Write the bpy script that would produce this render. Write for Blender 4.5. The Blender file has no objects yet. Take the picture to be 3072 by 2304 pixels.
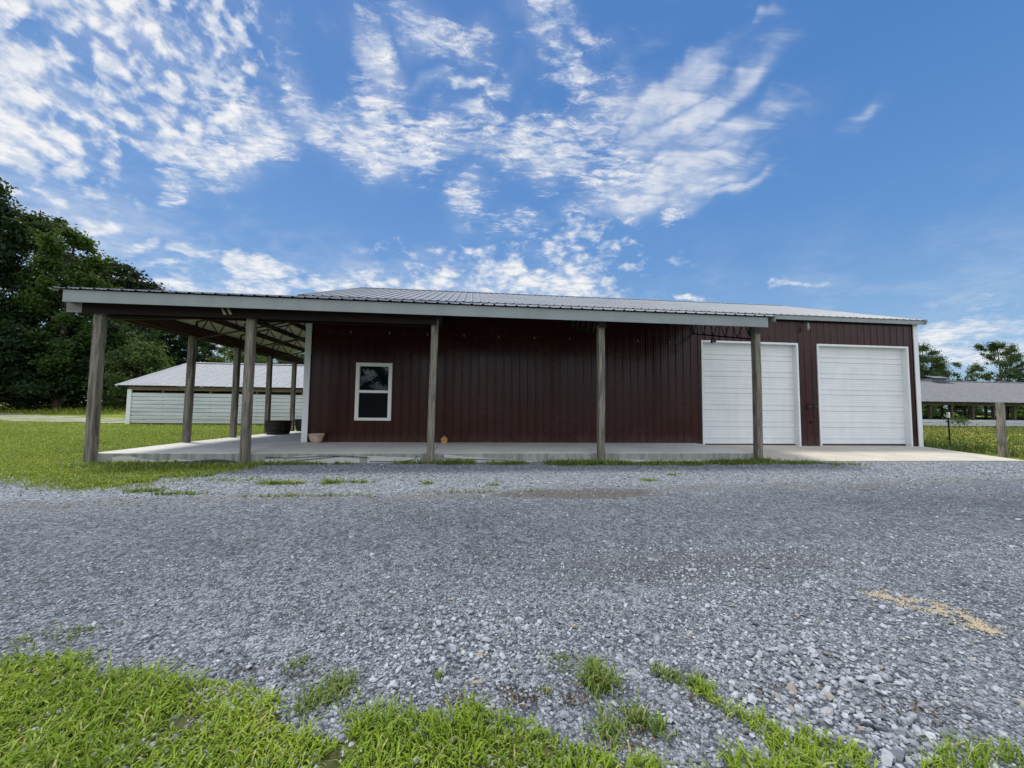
import bpy, math, random
import numpy as np
from mathutils import Vector, Matrix

SC = bpy.context.scene
COL = SC.collection
R = math.radians

# ------------------------------------------------------------------ camera
def setup_camera():
    yaw, pitch, roll = R(6.2), R(3.5), R(0.65)
    fw = Vector((math.sin(yaw)*math.cos(pitch), math.cos(yaw)*math.cos(pitch), math.sin(pitch)))
    rt = Vector((math.cos(yaw), -math.sin(yaw), 0))
    up = rt.cross(fw)
    r = math.cos(roll)*rt + math.sin(roll)*up
    u = -math.sin(roll)*rt + math.cos(roll)*up
    cd = bpy.data.cameras.new('camera')
    cam = bpy.data.objects.new('camera', cd); COL.objects.link(cam)
    m = Matrix((r, u, -fw)).transposed().to_4x4()
    m.translation = (0, 0, 1.15)
    cam.matrix_world = m
    cd.sensor_width = 36.0
    cd.lens = 1154.0/3072*36
    cd.clip_start = 0.02; cd.clip_end = 2000
    SC.camera = cam
setup_camera()

# ------------------------------------------------------------------ node helper
def N(nt, typ, ins=None, **props):
    n = nt.nodes.new(typ)
    for k, v in props.items(): setattr(n, k, v)
    for k, v in (ins or {}).items():
        s = n.inputs[k]
        if isinstance(v, bpy.types.NodeSocket): nt.links.new(v, s)
        elif isinstance(v, bpy.types.Node): nt.links.new(v.outputs[0], s)
        else: s.default_value = v
    return n
def MA(nt, op, a, b=None, c=None, clamp=False):
    n = nt.nodes.new('ShaderNodeMath'); n.operation = op; n.use_clamp = clamp
    for i, v in enumerate((a, b, c)):
        if v is None: continue
        if isinstance(v, bpy.types.NodeSocket): nt.links.new(v, n.inputs[i])
        else: n.inputs[i].default_value = v
    return n.outputs[0]
def SS(nt, v, lo, hi, a=0.0, b=1.0):
    n = N(nt, 'ShaderNodeMapRange', {'Value': v, 'From Min': lo, 'From Max': hi, 'To Min': a, 'To Max': b}, interpolation_type='SMOOTHSTEP')
    return n.outputs[0]
def MIX(nt, f, a, b, blend='MIX'):
    n = nt.nodes.new('ShaderNodeMix'); n.data_type = 'RGBA'; n.blend_type = blend
    for i, v in ((0, f), (6, a), (7, b)):
        if isinstance(v, bpy.types.NodeSocket): nt.links.new(v, n.inputs[i])
        elif i == 0: n.inputs[0].default_value = v
        else: n.inputs[i].default_value = (*v, 1) if len(v) == 3 else v
    return n.outputs[2]
def NOISE(nt, vec, scale, detail=4, rough=.55, dist=0.0, out=0):
    ins = {'Scale': scale, 'Detail': detail, 'Roughness': rough, 'Distortion': dist}
    if vec is not None: ins['Vector'] = vec
    return N(nt, 'ShaderNodeTexNoise', ins).outputs[out]

# ------------------------------------------------------------------ world and sun
SUN_DIR = Vector((-0.86*math.cos(R(64)), 0.51*math.cos(R(64)), math.sin(R(64)))).normalized()
SUN_EL = math.asin(SUN_DIR.z); SUN_ROT = math.atan2(SUN_DIR.x, SUN_DIR.y)
SUN_STRENGTH = 1.9
SKY_STRENGTH = 0.125
CLOUD_VALUE = 0.48

CLOUDS = {
'A':[(-0.811,0.543,0.145,0.087,-2.22,1),(-0.701,0.575,0.139,0.091,-2.26,1),(-0.597,0.656,0.082,0.059,0.56,0.9),(-0.66,0.521,0.093,0.062,2.96,0.95),(-0.787,0.412,0.105,0.056,-2.53,0.9),(-0.568,0.557,0.066,0.035,3.08,0.7),(-0.786,0.342,0.069,0.028,-2.68,0.6),(-0.825,0.455,0.101,0.064,-1.97,0.9)],
'B':[(-0.525,0.509,0.083,0.034,-2.63,1.1),(-0.553,0.579,0.057,0.028,2.72,0.9),(-0.485,0.564,0.04,0.021,-2.73,0.8),(-0.265,0.728,0.054,0.039,2.75,1.1),(-0.252,0.645,0.067,0.049,2.08,1.1),(-0.422,0.621,0.055,0.027,2.67,0.95),(-0.312,0.581,0.12,0.038,3.03,1.1),(-0.208,0.569,0.068,0.031,2.94,0.8),(-0.624,0.42,0.037,0.023,1.22,0.95),(0.023,0.636,0.297,0.03,-3.09,1.2),(-0.083,0.604,0.158,0.031,-2.95,1.15),(0.248,0.591,0.211,0.048,2.9,1.0),(-0.018,0.503,0.049,0.042,-2.96,0.75),(0.142,0.472,0.075,0.018,-2.94,0.8),(0.534,0.449,0.035,0.013,-2.92,0.85),(0.266,0.482,0.076,0.013,-2.91,0.6),(0.04,0.673,0.127,0.014,-3.1,0.9),(-0.024,0.719,0.135,0.014,-3.07,0.75),(-0.08,0.783,0.119,0.03,3.08,0.8),(0.201,0.826,0.138,0.017,2.89,0.95),(0.238,0.773,0.114,0.022,2.75,0.95),(0.301,0.711,0.123,0.038,2.71,0.8),(0.114,0.575,0.161,0.033,3.02,0.6),(-0.369,0.738,0.027,0.019,2.92,0.45),(0.377,0.522,0.126,0.033,3.02,0.7)],
'C':[(0.508,0.665,0.108,0.026,-2.76,1.0),(0.582,0.627,0.117,0.025,-2.81,0.9),(0.499,0.605,0.11,0.025,-3.07,0.8),(0.63,0.576,0.106,0.024,3.1,0.7),(0.573,0.542,0.112,0.019,-3.13,0.75),(0.52,0.501,0.132,0.027,-3.09,0.9),(0.634,0.472,0.059,0.009,3.11,0.8),(0.708,0.718,0.043,0.009,-2.99,0.5),(0.709,0.593,0.082,0.016,3.14,0.45),(0.852,0.522,0.032,0.01,-3.07,0.45),(0.378,0.664,0.097,0.036,-3.08,0.5),(0.421,0.728,0.106,0.038,-2.79,0.35)],
'D':[(-0.734,0.329,0.018,0.012,-2.55,1.1),(-0.664,0.309,0.02,0.012,-2.71,1.1),(-0.49,0.305,0.074,0.021,-2.92,1.2),(-0.592,0.304,0.041,0.014,-3.08,1.0),(-0.606,0.271,0.047,0.011,-2.9,0.7),(-0.419,0.271,0.154,0.024,-2.98,1.2),(-0.647,0.219,0.056,0.014,-3.11,1.1),(-0.254,0.303,0.047,0.014,-3.01,1.0),(-0.117,0.31,0.125,0.026,3.06,1.0),(0.144,0.329,0.203,0.048,3.14,1.15),(0.196,0.415,0.131,0.034,-3.02,0.85),(0.196,0.441,0.08,0.021,3.11,0.6),(0.376,0.392,0.061,0.015,-3.0,0.95),(0.055,0.38,0.194,0.027,3.09,0.65),(-0.11,0.378,0.153,0.02,-3.05,0.55),(0.758,0.275,0.058,0.008,2.9,0.8),(0.978,0.142,0.048,0.025,2.95,1.1),(1.024,0.164,0.037,0.03,2.63,0.8),(0.661,0.239,0.071,0.007,3.01,0.9),(0.553,0.263,0.033,0.007,3.03,0.9),(1.015,0.096,0.04,0.021,3.01,0.8),(-0.585,0.263,0.032,0.006,-2.92,0.5),(-0.708,0.26,0.033,0.018,2.92,0.5),(0.967,0.335,0.02,0.005,2.79,0.25),(0.989,0.319,0.015,0.004,2.78,0.25),(0.401,0.464,0.049,0.01,3.03,0.5)],
}
def setup_world():
    w = bpy.data.worlds.new('World'); SC.world = w; w.use_nodes = True
    nt = w.node_tree; nt.nodes.clear()
    out = nt.nodes.new('ShaderNodeOutputWorld')
    sky = N(nt, 'ShaderNodeTexSky', sky_type='NISHITA', sun_disc=False, sun_elevation=SUN_EL, sun_rotation=SUN_ROT,
            air_density=1.0, dust_density=0.6, ozone_density=2.6, altitude=200)
    tc = nt.nodes.new('ShaderNodeTexCoord')
    sep = N(nt, 'ShaderNodeSeparateXYZ', {0: tc.outputs['Generated']})
    x, y, z = sep.outputs
    az = MA(nt, 'ARCTAN2', x, y); el = MA(nt, 'ARCSINE', z)
    P = N(nt, 'ShaderNodeCombineXYZ', {0: az, 1: el}).outputs[0]
    zc = MA(nt, 'MAXIMUM', z, 0.06)
    uv = N(nt, 'ShaderNodeCombineXYZ', {0: MA(nt, 'DIVIDE', x, zc), 1: MA(nt, 'DIVIDE', y, zc)}).outputs[0]
    # large soft warp so that the cloud fields have ragged outlines
    wn = N(nt, 'ShaderNodeTexNoise', {'Vector': P, 'Scale': 7.0, 'Detail': 3.0}).outputs[1]
    wv = N(nt, 'ShaderNodeVectorMath', {0: wn, 1: (.5, .5, .5)}, operation='SUBTRACT').outputs[0]
    wv = N(nt, 'ShaderNodeVectorMath', {0: wv, 'Scale': 0.15}, operation='SCALE').outputs[0]
    PW = N(nt, 'ShaderNodeVectorMath', {0: P, 1: wv}, operation='ADD').outputs[0]
    def mask(L):
        tot = None
        for a, e, ra, re, rot, wt in L:
            mp = N(nt, 'ShaderNodeMapping', {'Vector': PW, 'Location': (a, e, 0), 'Rotation': (0, 0, rot), 'Scale': (ra, re, 1)}, vector_type='TEXTURE').outputs[0]
            mp = N(nt, 'ShaderNodeVectorMath', {0: mp, 1: (1, 1, 0)}, operation='MULTIPLY').outputs[0]
            d2 = N(nt, 'ShaderNodeVectorMath', {0: mp, 1: mp}, operation='DOT_PRODUCT').outputs[1]
            g = MA(nt, 'POWER', 2.718, MA(nt, 'MULTIPLY', d2, -0.5))
            g = MA(nt, 'MULTIPLY', g, wt)
            tot = g if tot is None else MA(nt, 'MAXIMUM', tot, g)
        return tot
    mA, mB, mC, mD = (mask(CLOUDS[k]) for k in 'ABCD')
    def cen(n, k): return MA(nt, 'MULTIPLY', MA(nt, 'SUBTRACT', n, .5), k)
    # A: rippled altocumulus, small cells in rows across the wind
    uvA = N(nt, 'ShaderNodeMapping', {'Vector': P, 'Rotation': (0, 0, R(38)), 'Scale': (1.0, 1.3, 1)}).outputs[0]
    nA = NOISE(nt, uvA, 29.0, 5, .5, .15)
    nA2 = NOISE(nt, P, 5.0, 4, .55, .3)
    dA = MA(nt, 'ADD', cen(nA, 5.6), cen(nA2, 2.6))
    dA = MA(nt, 'ADD', dA, MA(nt, 'MULTIPLY', SS(nt, mA, .0, .9), .88))
    dA = MA(nt, 'MULTIPLY', SS(nt, dA, .18, 1.7, 0, .96), SS(nt, mA, .04, .40))
    # B: torn puffs and bands with fine edges
    nB = NOISE(nt, N(nt, 'ShaderNodeMapping', {'Vector': uv, 'Rotation': (0, 0, R(20)), 'Scale': (.8, 1.5, 1)}).outputs[0], 14.0, 10, .70, .4)
    nB2 = NOISE(nt, uv, 4.0, 5, .6, .6)
    dB = MA(nt, 'ADD', cen(nB, 4.6), cen(nB2, 2.4))
    dB = MA(nt, 'ADD', dB, MA(nt, 'MULTIPLY', SS(nt, mB, .0, 1.0), 1.15))
    dB = MA(nt, 'MULTIPLY', SS(nt, dB, .40, 1.95, 0, .95), SS(nt, mB, .04, .5))
    # C: combed cirrus streaks
    uvC = N(nt, 'ShaderNodeMapping', {'Vector': uv, 'Rotation': (0, 0, R(-32)), 'Scale': (1.0, 4.0, 1)}).outputs[0]
    nC = NOISE(nt, uvC, 2.6, 9, .62, .7)
    dC = MA(nt, 'ADD', cen(nC, 2.6), SS(nt, mC, 0, 1))
    dC = MA(nt, 'MULTIPLY', MA(nt, 'MULTIPLY', SS(nt, dC, .1, 1.3), SS(nt, mC, .02, .6)), .64)
    # D: low cumulus, lumpy in elevation
    PD = N(nt, 'ShaderNodeMapping', {'Vector': P, 'Scale': (1.0, 1.8, 1)}).outputs[0]
    nD = NOISE(nt, PD, 22.0, 9, .62, .25)
    nD2 = NOISE(nt, PD, 9.0, 4, .5, .2)
    dD = MA(nt, 'ADD', cen(nD, 3.2), cen(nD2, 2.6))
    dD = MA(nt, 'ADD', dD, MA(nt, 'MULTIPLY', SS(nt, mD, .0, 1.1), 1.15))
    dD = MA(nt, 'MULTIPLY', SS(nt, dD, .36, 1.55, 0, .95), SS(nt, mD, .05, .4))
    # thin haze veil under everything, strongest at the left
    vn = NOISE(nt, uv, 1.8, 7, .62, .6)
    veil = MA(nt, 'MULTIPLY', SS(nt, vn, .35, .72), SS(nt, MA(nt, 'ADD', mA, MA(nt, 'ADD', mB, mC)), .02, 1.1, .0, .50))
    band = MA(nt, 'MULTIPLY', SS(nt, NOISE(nt, PD, 6.0, 7, .6, .4), .38, .68, .05, .5), MA(nt, 'MULTIPLY', SS(nt, el, .46, .18), SS(nt, az, .6, .15, .3, 1.2)))
    inv = None
    for d in (dA, dB, dC, dD, veil, band):
        o = MA(nt, 'SUBTRACT', 1.0, d, clamp=True)
        inv = o if inv is None else MA(nt, 'MULTIPLY', inv, o)
    # unseen bright cloud sheet added overhead and behind the viewer as fill light
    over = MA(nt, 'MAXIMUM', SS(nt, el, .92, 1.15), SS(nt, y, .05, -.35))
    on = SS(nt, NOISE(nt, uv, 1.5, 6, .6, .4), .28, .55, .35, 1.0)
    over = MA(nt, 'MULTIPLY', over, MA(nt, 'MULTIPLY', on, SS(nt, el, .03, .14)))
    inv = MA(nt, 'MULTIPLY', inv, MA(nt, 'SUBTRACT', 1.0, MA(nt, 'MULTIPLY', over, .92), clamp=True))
    dens = MA(nt, 'SUBTRACT', 1.0, inv, clamp=True)
    # clouds are a little greyer where thick and low
    sh1 = NOISE(nt, uv, 7.0, 6, .6, .3)
    cw = MIX(nt, SS(nt, sh1, .36, .58), (.66, .74, .88), (1.0, 1.0, 1.0))
    gm = N(nt, 'ShaderNodeGamma', {'Color': sky.outputs[0], 'Gamma': .7})
    rp = nt.nodes.new('ShaderNodeValToRGB'); nt.links.new(el, rp.inputs[0]); cr = rp.color_ramp
    stops = ((0.0, (1.15, 2.1, 3.1)), (.12, (.86, 1.75, 2.95)), (.35, (.36, 1.14, 2.65)), (.65, (.17, .82, 2.32)), (1.0, (.12, .68, 2.1)))
    while len(cr.elements) < len(stops): cr.elements.new(.5)
    for e_, (p_, c_) in zip(cr.elements, stops): e_.position = p_; e_.color = (*[v/4 for v in c_], 1)
    rs = N(nt, 'ShaderNodeVectorMath', {0: rp.outputs[0], 'Scale': 4.0}, operation='SCALE').outputs[0]
    hs = nt.nodes.new('ShaderNodeMix'); hs.data_type = 'RGBA'; hs.inputs[0].default_value = .78
    nt.links.new(gm.outputs[0], hs.inputs[6]); nt.links.new(rs, hs.inputs[7])
    bgs = N(nt, 'ShaderNodeBackground', {'Color': hs.outputs[2], 'Strength': SKY_STRENGTH})
    bgc = N(nt, 'ShaderNodeBackground', {'Color': cw, 'Strength': MA(nt, 'ADD', CLOUD_VALUE, MA(nt, 'MULTIPLY', over, .42))})  # extra brightness for the added out-of-view sheet
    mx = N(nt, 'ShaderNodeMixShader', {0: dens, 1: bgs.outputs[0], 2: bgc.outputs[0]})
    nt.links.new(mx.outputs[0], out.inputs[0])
    sd = bpy.data.lights.new('sun', 'SUN'); sd.energy = SUN_STRENGTH; sd.angle = R(9.0); sd.color = (1, .955, .89)
    so = bpy.data.objects.new('sun', sd); COL.objects.link(so)
    so.rotation_euler = SUN_DIR.to_track_quat('Z', 'Y').to_euler()
    so.location = (0, 0, 60)
setup_world()
SC.view_settings.view_transform = 'Standard'
SC.view_settings.look = 'None'
SC.view_settings.exposure = 0.95
SC.view_settings.gamma = 1.0
SC.cycles.max_bounces = 8
SC.cycles.transparent_max_bounces = 8

# ------------------------------------------------------------------ object helpers
def tag(o, label=None, cat=None, group=None, kind=None):
    for k, v in (('label', label), ('category', cat), ('group', group), ('kind', kind)):
        if v: o[k] = v
    return o
def empty(name, loc=(0, 0, 0), rz=0.0):
    o = bpy.data.objects.new(name, None); COL.objects.link(o)
    o.location = loc; o.rotation_euler = (0, 0, rz); o.empty_display_size = .2
    return o
def link(name, me, parent=None, loc=None):
    o = bpy.data.objects.new(name, me); COL.objects.link(o)
    if parent: o.parent = parent
    if loc: o.location = loc
    return o
def npmesh(name, V, F, mat=None, smooth=False):
    V = np.asarray(V, dtype=np.float32); F = np.asarray(F, dtype=np.int32)
    me = bpy.data.meshes.new(name)
    k = F.shape[1]
    me.vertices.add(len(V)); me.vertices.foreach_set('co', V.ravel())
    me.loops.add(F.size); me.loops.foreach_set('vertex_index', F.ravel())
    me.polygons.add(len(F)); me.polygons.foreach_set('loop_start', np.arange(0, F.size, k, dtype=np.int32))
    me.polygons.foreach_set('use_smooth', np.full(len(F), bool(smooth)))
    me.update(calc_edges=True)
    if mat: me.materials.append(mat)
    return me
class MB:
    def __init__(s): s.v = []; s.f = []
    def add(s, V, F):
        b = len(s.v); s.v += [tuple(p) for p in V]; s.f += [tuple(i+b for i in q) for q in F]; return s
    def box(s, a, b):
        x0, y0, z0 = a; x1, y1, z1 = b
        return s.add([(x0,y0,z0),(x1,y0,z0),(x1,y1,z0),(x0,y1,z0),(x0,y0,z1),(x1,y0,z1),(x1,y1,z1),(x0,y1,z1)],
                     [(0,3,2,1),(4,5,6,7),(0,1,5,4),(1,2,6,5),(2,3,7,6),(3,0,4,7)])
    def bar(s, p, q, w, h=None, up=(0, 0, 1)):
        p, q = Vector(p), Vector(q); d = (q-p).normalized(); h = h or w
        up = Vector(up)
        if abs(d.dot(up)) > .98: up = Vector((1, 0, 0))
        a = d.cross(up).normalized()*w/2; b = a.cross(d).normalized()*h/2
        V = [p-a-b, p+a-b, p+a+b, p-a+b, q-a-b, q+a-b, q+a+b, q-a+b]
        return s.add(V, [(0,1,2,3),(7,6,5,4),(0,4,5,1),(1,5,6,2),(2,6,7,3),(3,7,4,0)])
    def tube(s, pts, rad, n=8, cap=True):
        pts = [Vector(p) for p in pts]
        if not hasattr(rad, '__len__'): rad = [rad]*len(pts)
        V = []; F = []; ref = None
        for i, p in enumerate(pts):
            d = (pts[min(i+1, len(pts)-1)]-pts[max(i-1, 0)]).normalized()
            if ref is None or abs(ref.dot(d)) > .95: ref = Vector((1, 0, 0)) if abs(d.x) < .9 else Vector((0, 1, 0))
            a = d.cross(ref).normalized(); b = d.cross(a).normalized(); ref = -d.cross(a).cross(d).normalized() if False else ref
            for k in range(n):
                t = 2*math.pi*k/n
                V.append(p + (a*math.cos(t)+b*math.sin(t))*rad[i])
        for i in range(len(pts)-1):
            for k in range(n):
                F.append((i*n+k, i*n+(k+1) % n, (i+1)*n+(k+1) % n, (i+1)*n+k))
        if cap:
            F.append(tuple(range(n))[::-1]); F.append(tuple((len(pts)-1)*n+k for k in range(n)))
        return s.add(V, F)
    def lathe(s, prof, n=24, c=(0, 0, 0)):
        V = []; F = []
        for r, z in prof:
            for k in range(n):
                t = 2*math.pi*k/n; V.append((c[0]+r*math.cos(t), c[1]+r*math.sin(t), c[2]+z))
        for i in range(len(prof)-1):
            for k in range(n): F.append((i*n+k, i*n+(k+1) % n, (i+1)*n+(k+1) % n, (i+1)*n+k))
        return s.add(V, F)
    def build(s, name, mat, parent=None, smooth=False, bevel=0.0, loc=None):
        me = bpy.data.meshes.new(name); me.from_pydata(s.v, [], s.f); me.update()
        if smooth: me.polygons.foreach_set('use_smooth', np.ones(len(me.polygons), dtype=bool))
        if mat: me.materials.append(mat)
        o = link(name, me, parent, loc)
        if bevel:
            m = o.modifiers.new('edge', 'BEVEL'); m.width = bevel; m.segments = 2; m.limit_method = 'ANGLE'; m.angle_limit = R(40)
        return o

# ------------------------------------------------------------------ materials
def new_mat(name):
    m = bpy.data.materials.new(name); m.use_nodes = True; nt = m.node_tree
    b = nt.nodes['Principled BSDF']
    return m, nt, b
def setin(nt, b, **kw):
    for k, v in kw.items():
        s = b.inputs[k.replace('_', ' ')]
        if isinstance(v, bpy.types.NodeSocket): nt.links.new(v, s)
        elif hasattr(v, '__len__') and len(v) == 3: s.default_value = (*v, 1)
        else: s.default_value = v
def objco(nt): return nt.nodes.new('ShaderNodeTexCoord').outputs['Object']
def bump(nt, b, h, strength=.3, dist=.01):
    n = N(nt, 'ShaderNodeBump', {'Height': h, 'Strength': strength, 'Distance': dist})
    nt.links.new(n.outputs[0], b.inputs['Normal'])

PITCH = .2286
def mat_metal_paint(name, col, col2, rough=.4, metallic=0.0, streak=.3, coat=0.0, spec=.5):
    m, nt, b = new_mat(name); co = objco(nt)
    st = N(nt, 'ShaderNodeMapping', {'Vector': co, 'Scale': (6, 6, .7)}).outputs[0]
    n1 = NOISE(nt, st, 1.0, 6, .6); n2 = NOISE(nt, co, 1.3, 5, .6)
    f = MA(nt, 'ADD', MA(nt, 'MULTIPLY', n1, streak), MA(nt, 'MULTIPLY', n2, 1-streak))
    c = MIX(nt, SS(nt, f, .35, .68), col, col2)
    setin(nt, b, Base_Color=c, Metallic=metallic, Roughness=SS(nt, n2, .3, .7, rough-.06, rough+.08), Specular_IOR_Level=spec)
    n3 = NOISE(nt, co, 5.0, 2, .5)
    bump(nt, b, n3, .12, .01)
    return m
M = {}
M['maroon'] = mat_metal_paint('maroon_siding', (.036, .0098, .0096), (.047, .0138, .0128), .21, 0, .5, spec=.25)
nt = M['maroon'].node_tree; b = nt.nodes['Principled BSDF']; old = b.inputs['Base Color'].links[0].from_socket
pz_ = nt.nodes.new('ShaderNodeNewGeometry').outputs['Position']; zz_ = N(nt, 'ShaderNodeSeparateXYZ', {0: pz_}).outputs[2]
dn = NOISE(nt, pz_, 4.0, 6, .65)
spl = MA(nt, 'MULTIPLY', SS(nt, MA(nt, 'ADD', zz_, MA(nt, 'MULTIPLY', dn, .5)), .72, .40), .22)
nt.links.new(MIX(nt, spl, old, (.16, .13, .11)), b.inputs['Base Color'])
M['white'] = mat_metal_paint('white_painted_metal', (.68, .70, .72), (.76, .77, .78), .42, 0, .4)
M['fascia'] = mat_metal_paint('shaded_white_fascia', (.22, .25, .26), (.28, .31, .315), .45, 0, .25)  # white metal with its shade worked into a greyer base colour
M['vinyl'] = mat_metal_paint('white_vinyl', (.74, .73, .69), (.80, .79, .76), .35, 0, .2)
M['roof'] = mat_metal_paint('galvalume_roof', (.155, .168, .185), (.215, .225, .24), .5, .2, .6)
def seam_shading(m, pitch, w, off, k, hi):  # rib shade beside each seam and highlight on its crest, painted in
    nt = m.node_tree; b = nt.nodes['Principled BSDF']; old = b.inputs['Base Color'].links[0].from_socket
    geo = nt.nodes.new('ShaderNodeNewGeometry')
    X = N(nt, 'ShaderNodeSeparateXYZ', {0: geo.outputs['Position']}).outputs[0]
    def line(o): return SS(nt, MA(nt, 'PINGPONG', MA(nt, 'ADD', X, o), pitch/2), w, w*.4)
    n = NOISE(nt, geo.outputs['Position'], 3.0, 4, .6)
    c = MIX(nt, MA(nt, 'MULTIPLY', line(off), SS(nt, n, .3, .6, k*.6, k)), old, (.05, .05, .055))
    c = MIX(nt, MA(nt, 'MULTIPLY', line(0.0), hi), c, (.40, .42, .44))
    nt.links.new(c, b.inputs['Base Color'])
seam_shading(M['roof'], PITCH, .020, -.034, .75, .5)
M['ceiling'] = mat_metal_paint('roof_underside', (.46, .45, .40), (.56, .55, .50), .5, 0, .5)
M['old_roof'] = mat_metal_paint('old_tin_roof', (.195, .205, .22), (.29, .30, .315), .55, .0, .7)
M['grey_roof'] = mat_metal_paint('grey_tin_roof', (.12, .122, .13), (.19, .19, .20), .6, .0, .7, spec=.3)
seam_shading(M['grey_roof'], .61, .035, -.05, .6, .25)
seam_shading(M['old_roof'], .61, .03, -.05, .5, .2)
M['dark_steel'] = mat_metal_paint('dark_steel', (.025, .022, .020), (.05, .04, .034), .55, .2, .4)
M['black'] = mat_metal_paint('black_hardware', (.010, .010, .011), (.02, .02, .02), .45, 0, .4)
M['rubber'] = mat_metal_paint('black_pipe', (.012, .012, .016), (.02, .02, .026), .5, 0, .4)

def mat_wood(name, dark, lite, dirt=(.10, .11, .08), rough=.8, axis=2, scale=1.0, green=.25):
    m, nt, b = new_mat(name); co = objco(nt)
    oi = nt.nodes.new('ShaderNodeObjectInfo')
    off = N(nt, 'ShaderNodeVectorMath', {0: co, 1: N(nt, 'ShaderNodeCombineXYZ', {0: MA(nt, 'MULTIPLY', oi.outputs['Random'], 31.0), 2: MA(nt, 'MULTIPLY', oi.outputs['Random'], 17.0)}).outputs[0]}, operation='ADD').outputs[0]
    sc = [26*scale, 26*scale, 26*scale]; sc[axis] = 1.5*scale
    g = N(nt, 'ShaderNodeMapping', {'Vector': off, 'Scale': tuple(sc)}).outputs[0]
    n1 = NOISE(nt, g, 1.0, 7, .62, 1.2)
    sk = [2.5*scale]*3; sk[axis] = .9*scale
    kn = N(nt, 'ShaderNodeMapping', {'Vector': off, 'Scale': tuple(sk)}).outputs[0]
    vor = N(nt, 'ShaderNodeTexVoronoi', {'Vector': kn, 'Scale': 2.0}).outputs[0]
    n2 = NOISE(nt, off, 2.2, 5, .6)
    c = MIX(nt, SS(nt, n1, .33, .66), dark, lite)
    c = MIX(nt, SS(nt, vor, .10, .03), c, tuple(d*.4 for d in dark))
    c = MIX(nt, SS(nt, n2, .5, .75, 0, green), c, dirt)
    setin(nt, b, Base_Color=c, Roughness=rough, Specular_IOR_Level=.25)
    bump(nt, b, n1, .5, .006)
    return m
M['post'] = mat_wood('weathered_post', (.080, .070, .056), (.265, .238, .195), (.15, .155, .115))
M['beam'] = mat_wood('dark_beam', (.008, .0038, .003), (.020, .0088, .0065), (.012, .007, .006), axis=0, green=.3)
M['beam_grey'] = mat_wood('grey_beam_end', (.17, .16, .16), (.30, .28, .27), axis=0)
M['shed_wood'] = mat_wood('old_shed_wood', (.10, .075, .05), (.24, .185, .125), axis=0)
M['dark_ceiling'] = mat_wood('dark_underside', (.020, .016, .014), (.045, .036, .030), (.03, .025, .02), axis=0)  # unseen front porch ceiling, darkened so the wall below stays in shade
M['purlin'] = mat_wood('purlin_wood', (.035, .016, .011), (.085, .042, .028), axis=1)
M['barrel'] = mat_wood('barrel_staves', (.012, .010, .009), (.036, .028, .023), (.018, .015, .013))
M['hoop'] = mat_metal_paint('barrel_hoop', (.010, .010, .010), (.022, .02, .018), .5, .3, .3)
M['birdhouse'] = mat_wood('raw_cedar', (.42, .22, .085), (.58, .34, .15), (.4, .22, .1), axis=2, scale=2)
M['bark'] = mat_wood('bark', (.045, .036, .028), (.13, .105, .085), (.07, .075, .05), axis=2, scale=.25)

def mat_concrete(name, c1, c2, stain, joints=False, vdark=1.0):
    m, nt, b = new_mat(name); co = objco(nt)
    n1 = NOISE(nt, co, 1.1, 8, .62, .3); n2 = NOISE(nt, co, 22, 6, .6); n3 = NOISE(nt, co, .45, 5, .6, .6)
    c = MIX(nt, SS(nt, n1, .32, .68), c1, c2)
    c = MIX(nt, SS(nt, n3, .52, .74, 0, .55), c, stain)
    st = N(nt, 'ShaderNodeMapping', {'Vector': co, 'Scale': (7, 7, .6)}).outputs[0]
    ns = NOISE(nt, st, 1.0, 5, .6)
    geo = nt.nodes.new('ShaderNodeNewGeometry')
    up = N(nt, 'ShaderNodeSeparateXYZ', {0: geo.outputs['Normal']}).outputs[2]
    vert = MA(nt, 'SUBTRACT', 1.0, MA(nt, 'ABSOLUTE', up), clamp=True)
    c = MIX(nt, MA(nt, 'MULTIPLY', vert, SS(nt, ns, .35, .7, .55*vdark, .95*vdark)), c, tuple(v*f_ for v, f_ in zip(stain, (.40, .43, .46))))  # vertical faces darker and bluer, in streaks
    c = MIX(nt, SS(nt, n2, .4, .7, 0, .28), c, tuple(v*.7 for v in c1))
    if joints:
        s = N(nt, 'ShaderNodeSeparateXYZ', {0: co}).outputs
        tot = None
        for X in joints:
            d = MA(nt, 'ABSOLUTE', MA(nt, 'SUBTRACT', s[0], X))
            l = SS(nt, d, .012, .004)
            tot = l if tot is None else MA(nt, 'MAXIMUM', tot, l)
        c = MIX(nt, MA(nt, 'MULTIPLY', tot, .75), c, (.07, .065, .055))
    setin(nt, b, Base_Color=c, Roughness=.85, Specular_IOR_Level=.3)
    bump(nt, b, MA(nt, 'ADD', n2, MA(nt, 'MULTIPLY', n1, .6)), .25, .006)
    return m
M['slab'] = mat_concrete('porch_concrete', (.50, .50, .465), (.62, .62, .585), (.38, .37, .31), joints=(-4.35, -.77, 2.83))
M['pad'] = mat_concrete('apron_concrete', (.42, .39, .33), (.52, .485, .41), (.35, .315, .25), joints=(10.1,))
M['plaster'] = mat_concrete('pale_plaster', (.52, .52, .48), (.62, .62, .58), (.38, .39, .30), vdark=.2)

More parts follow.
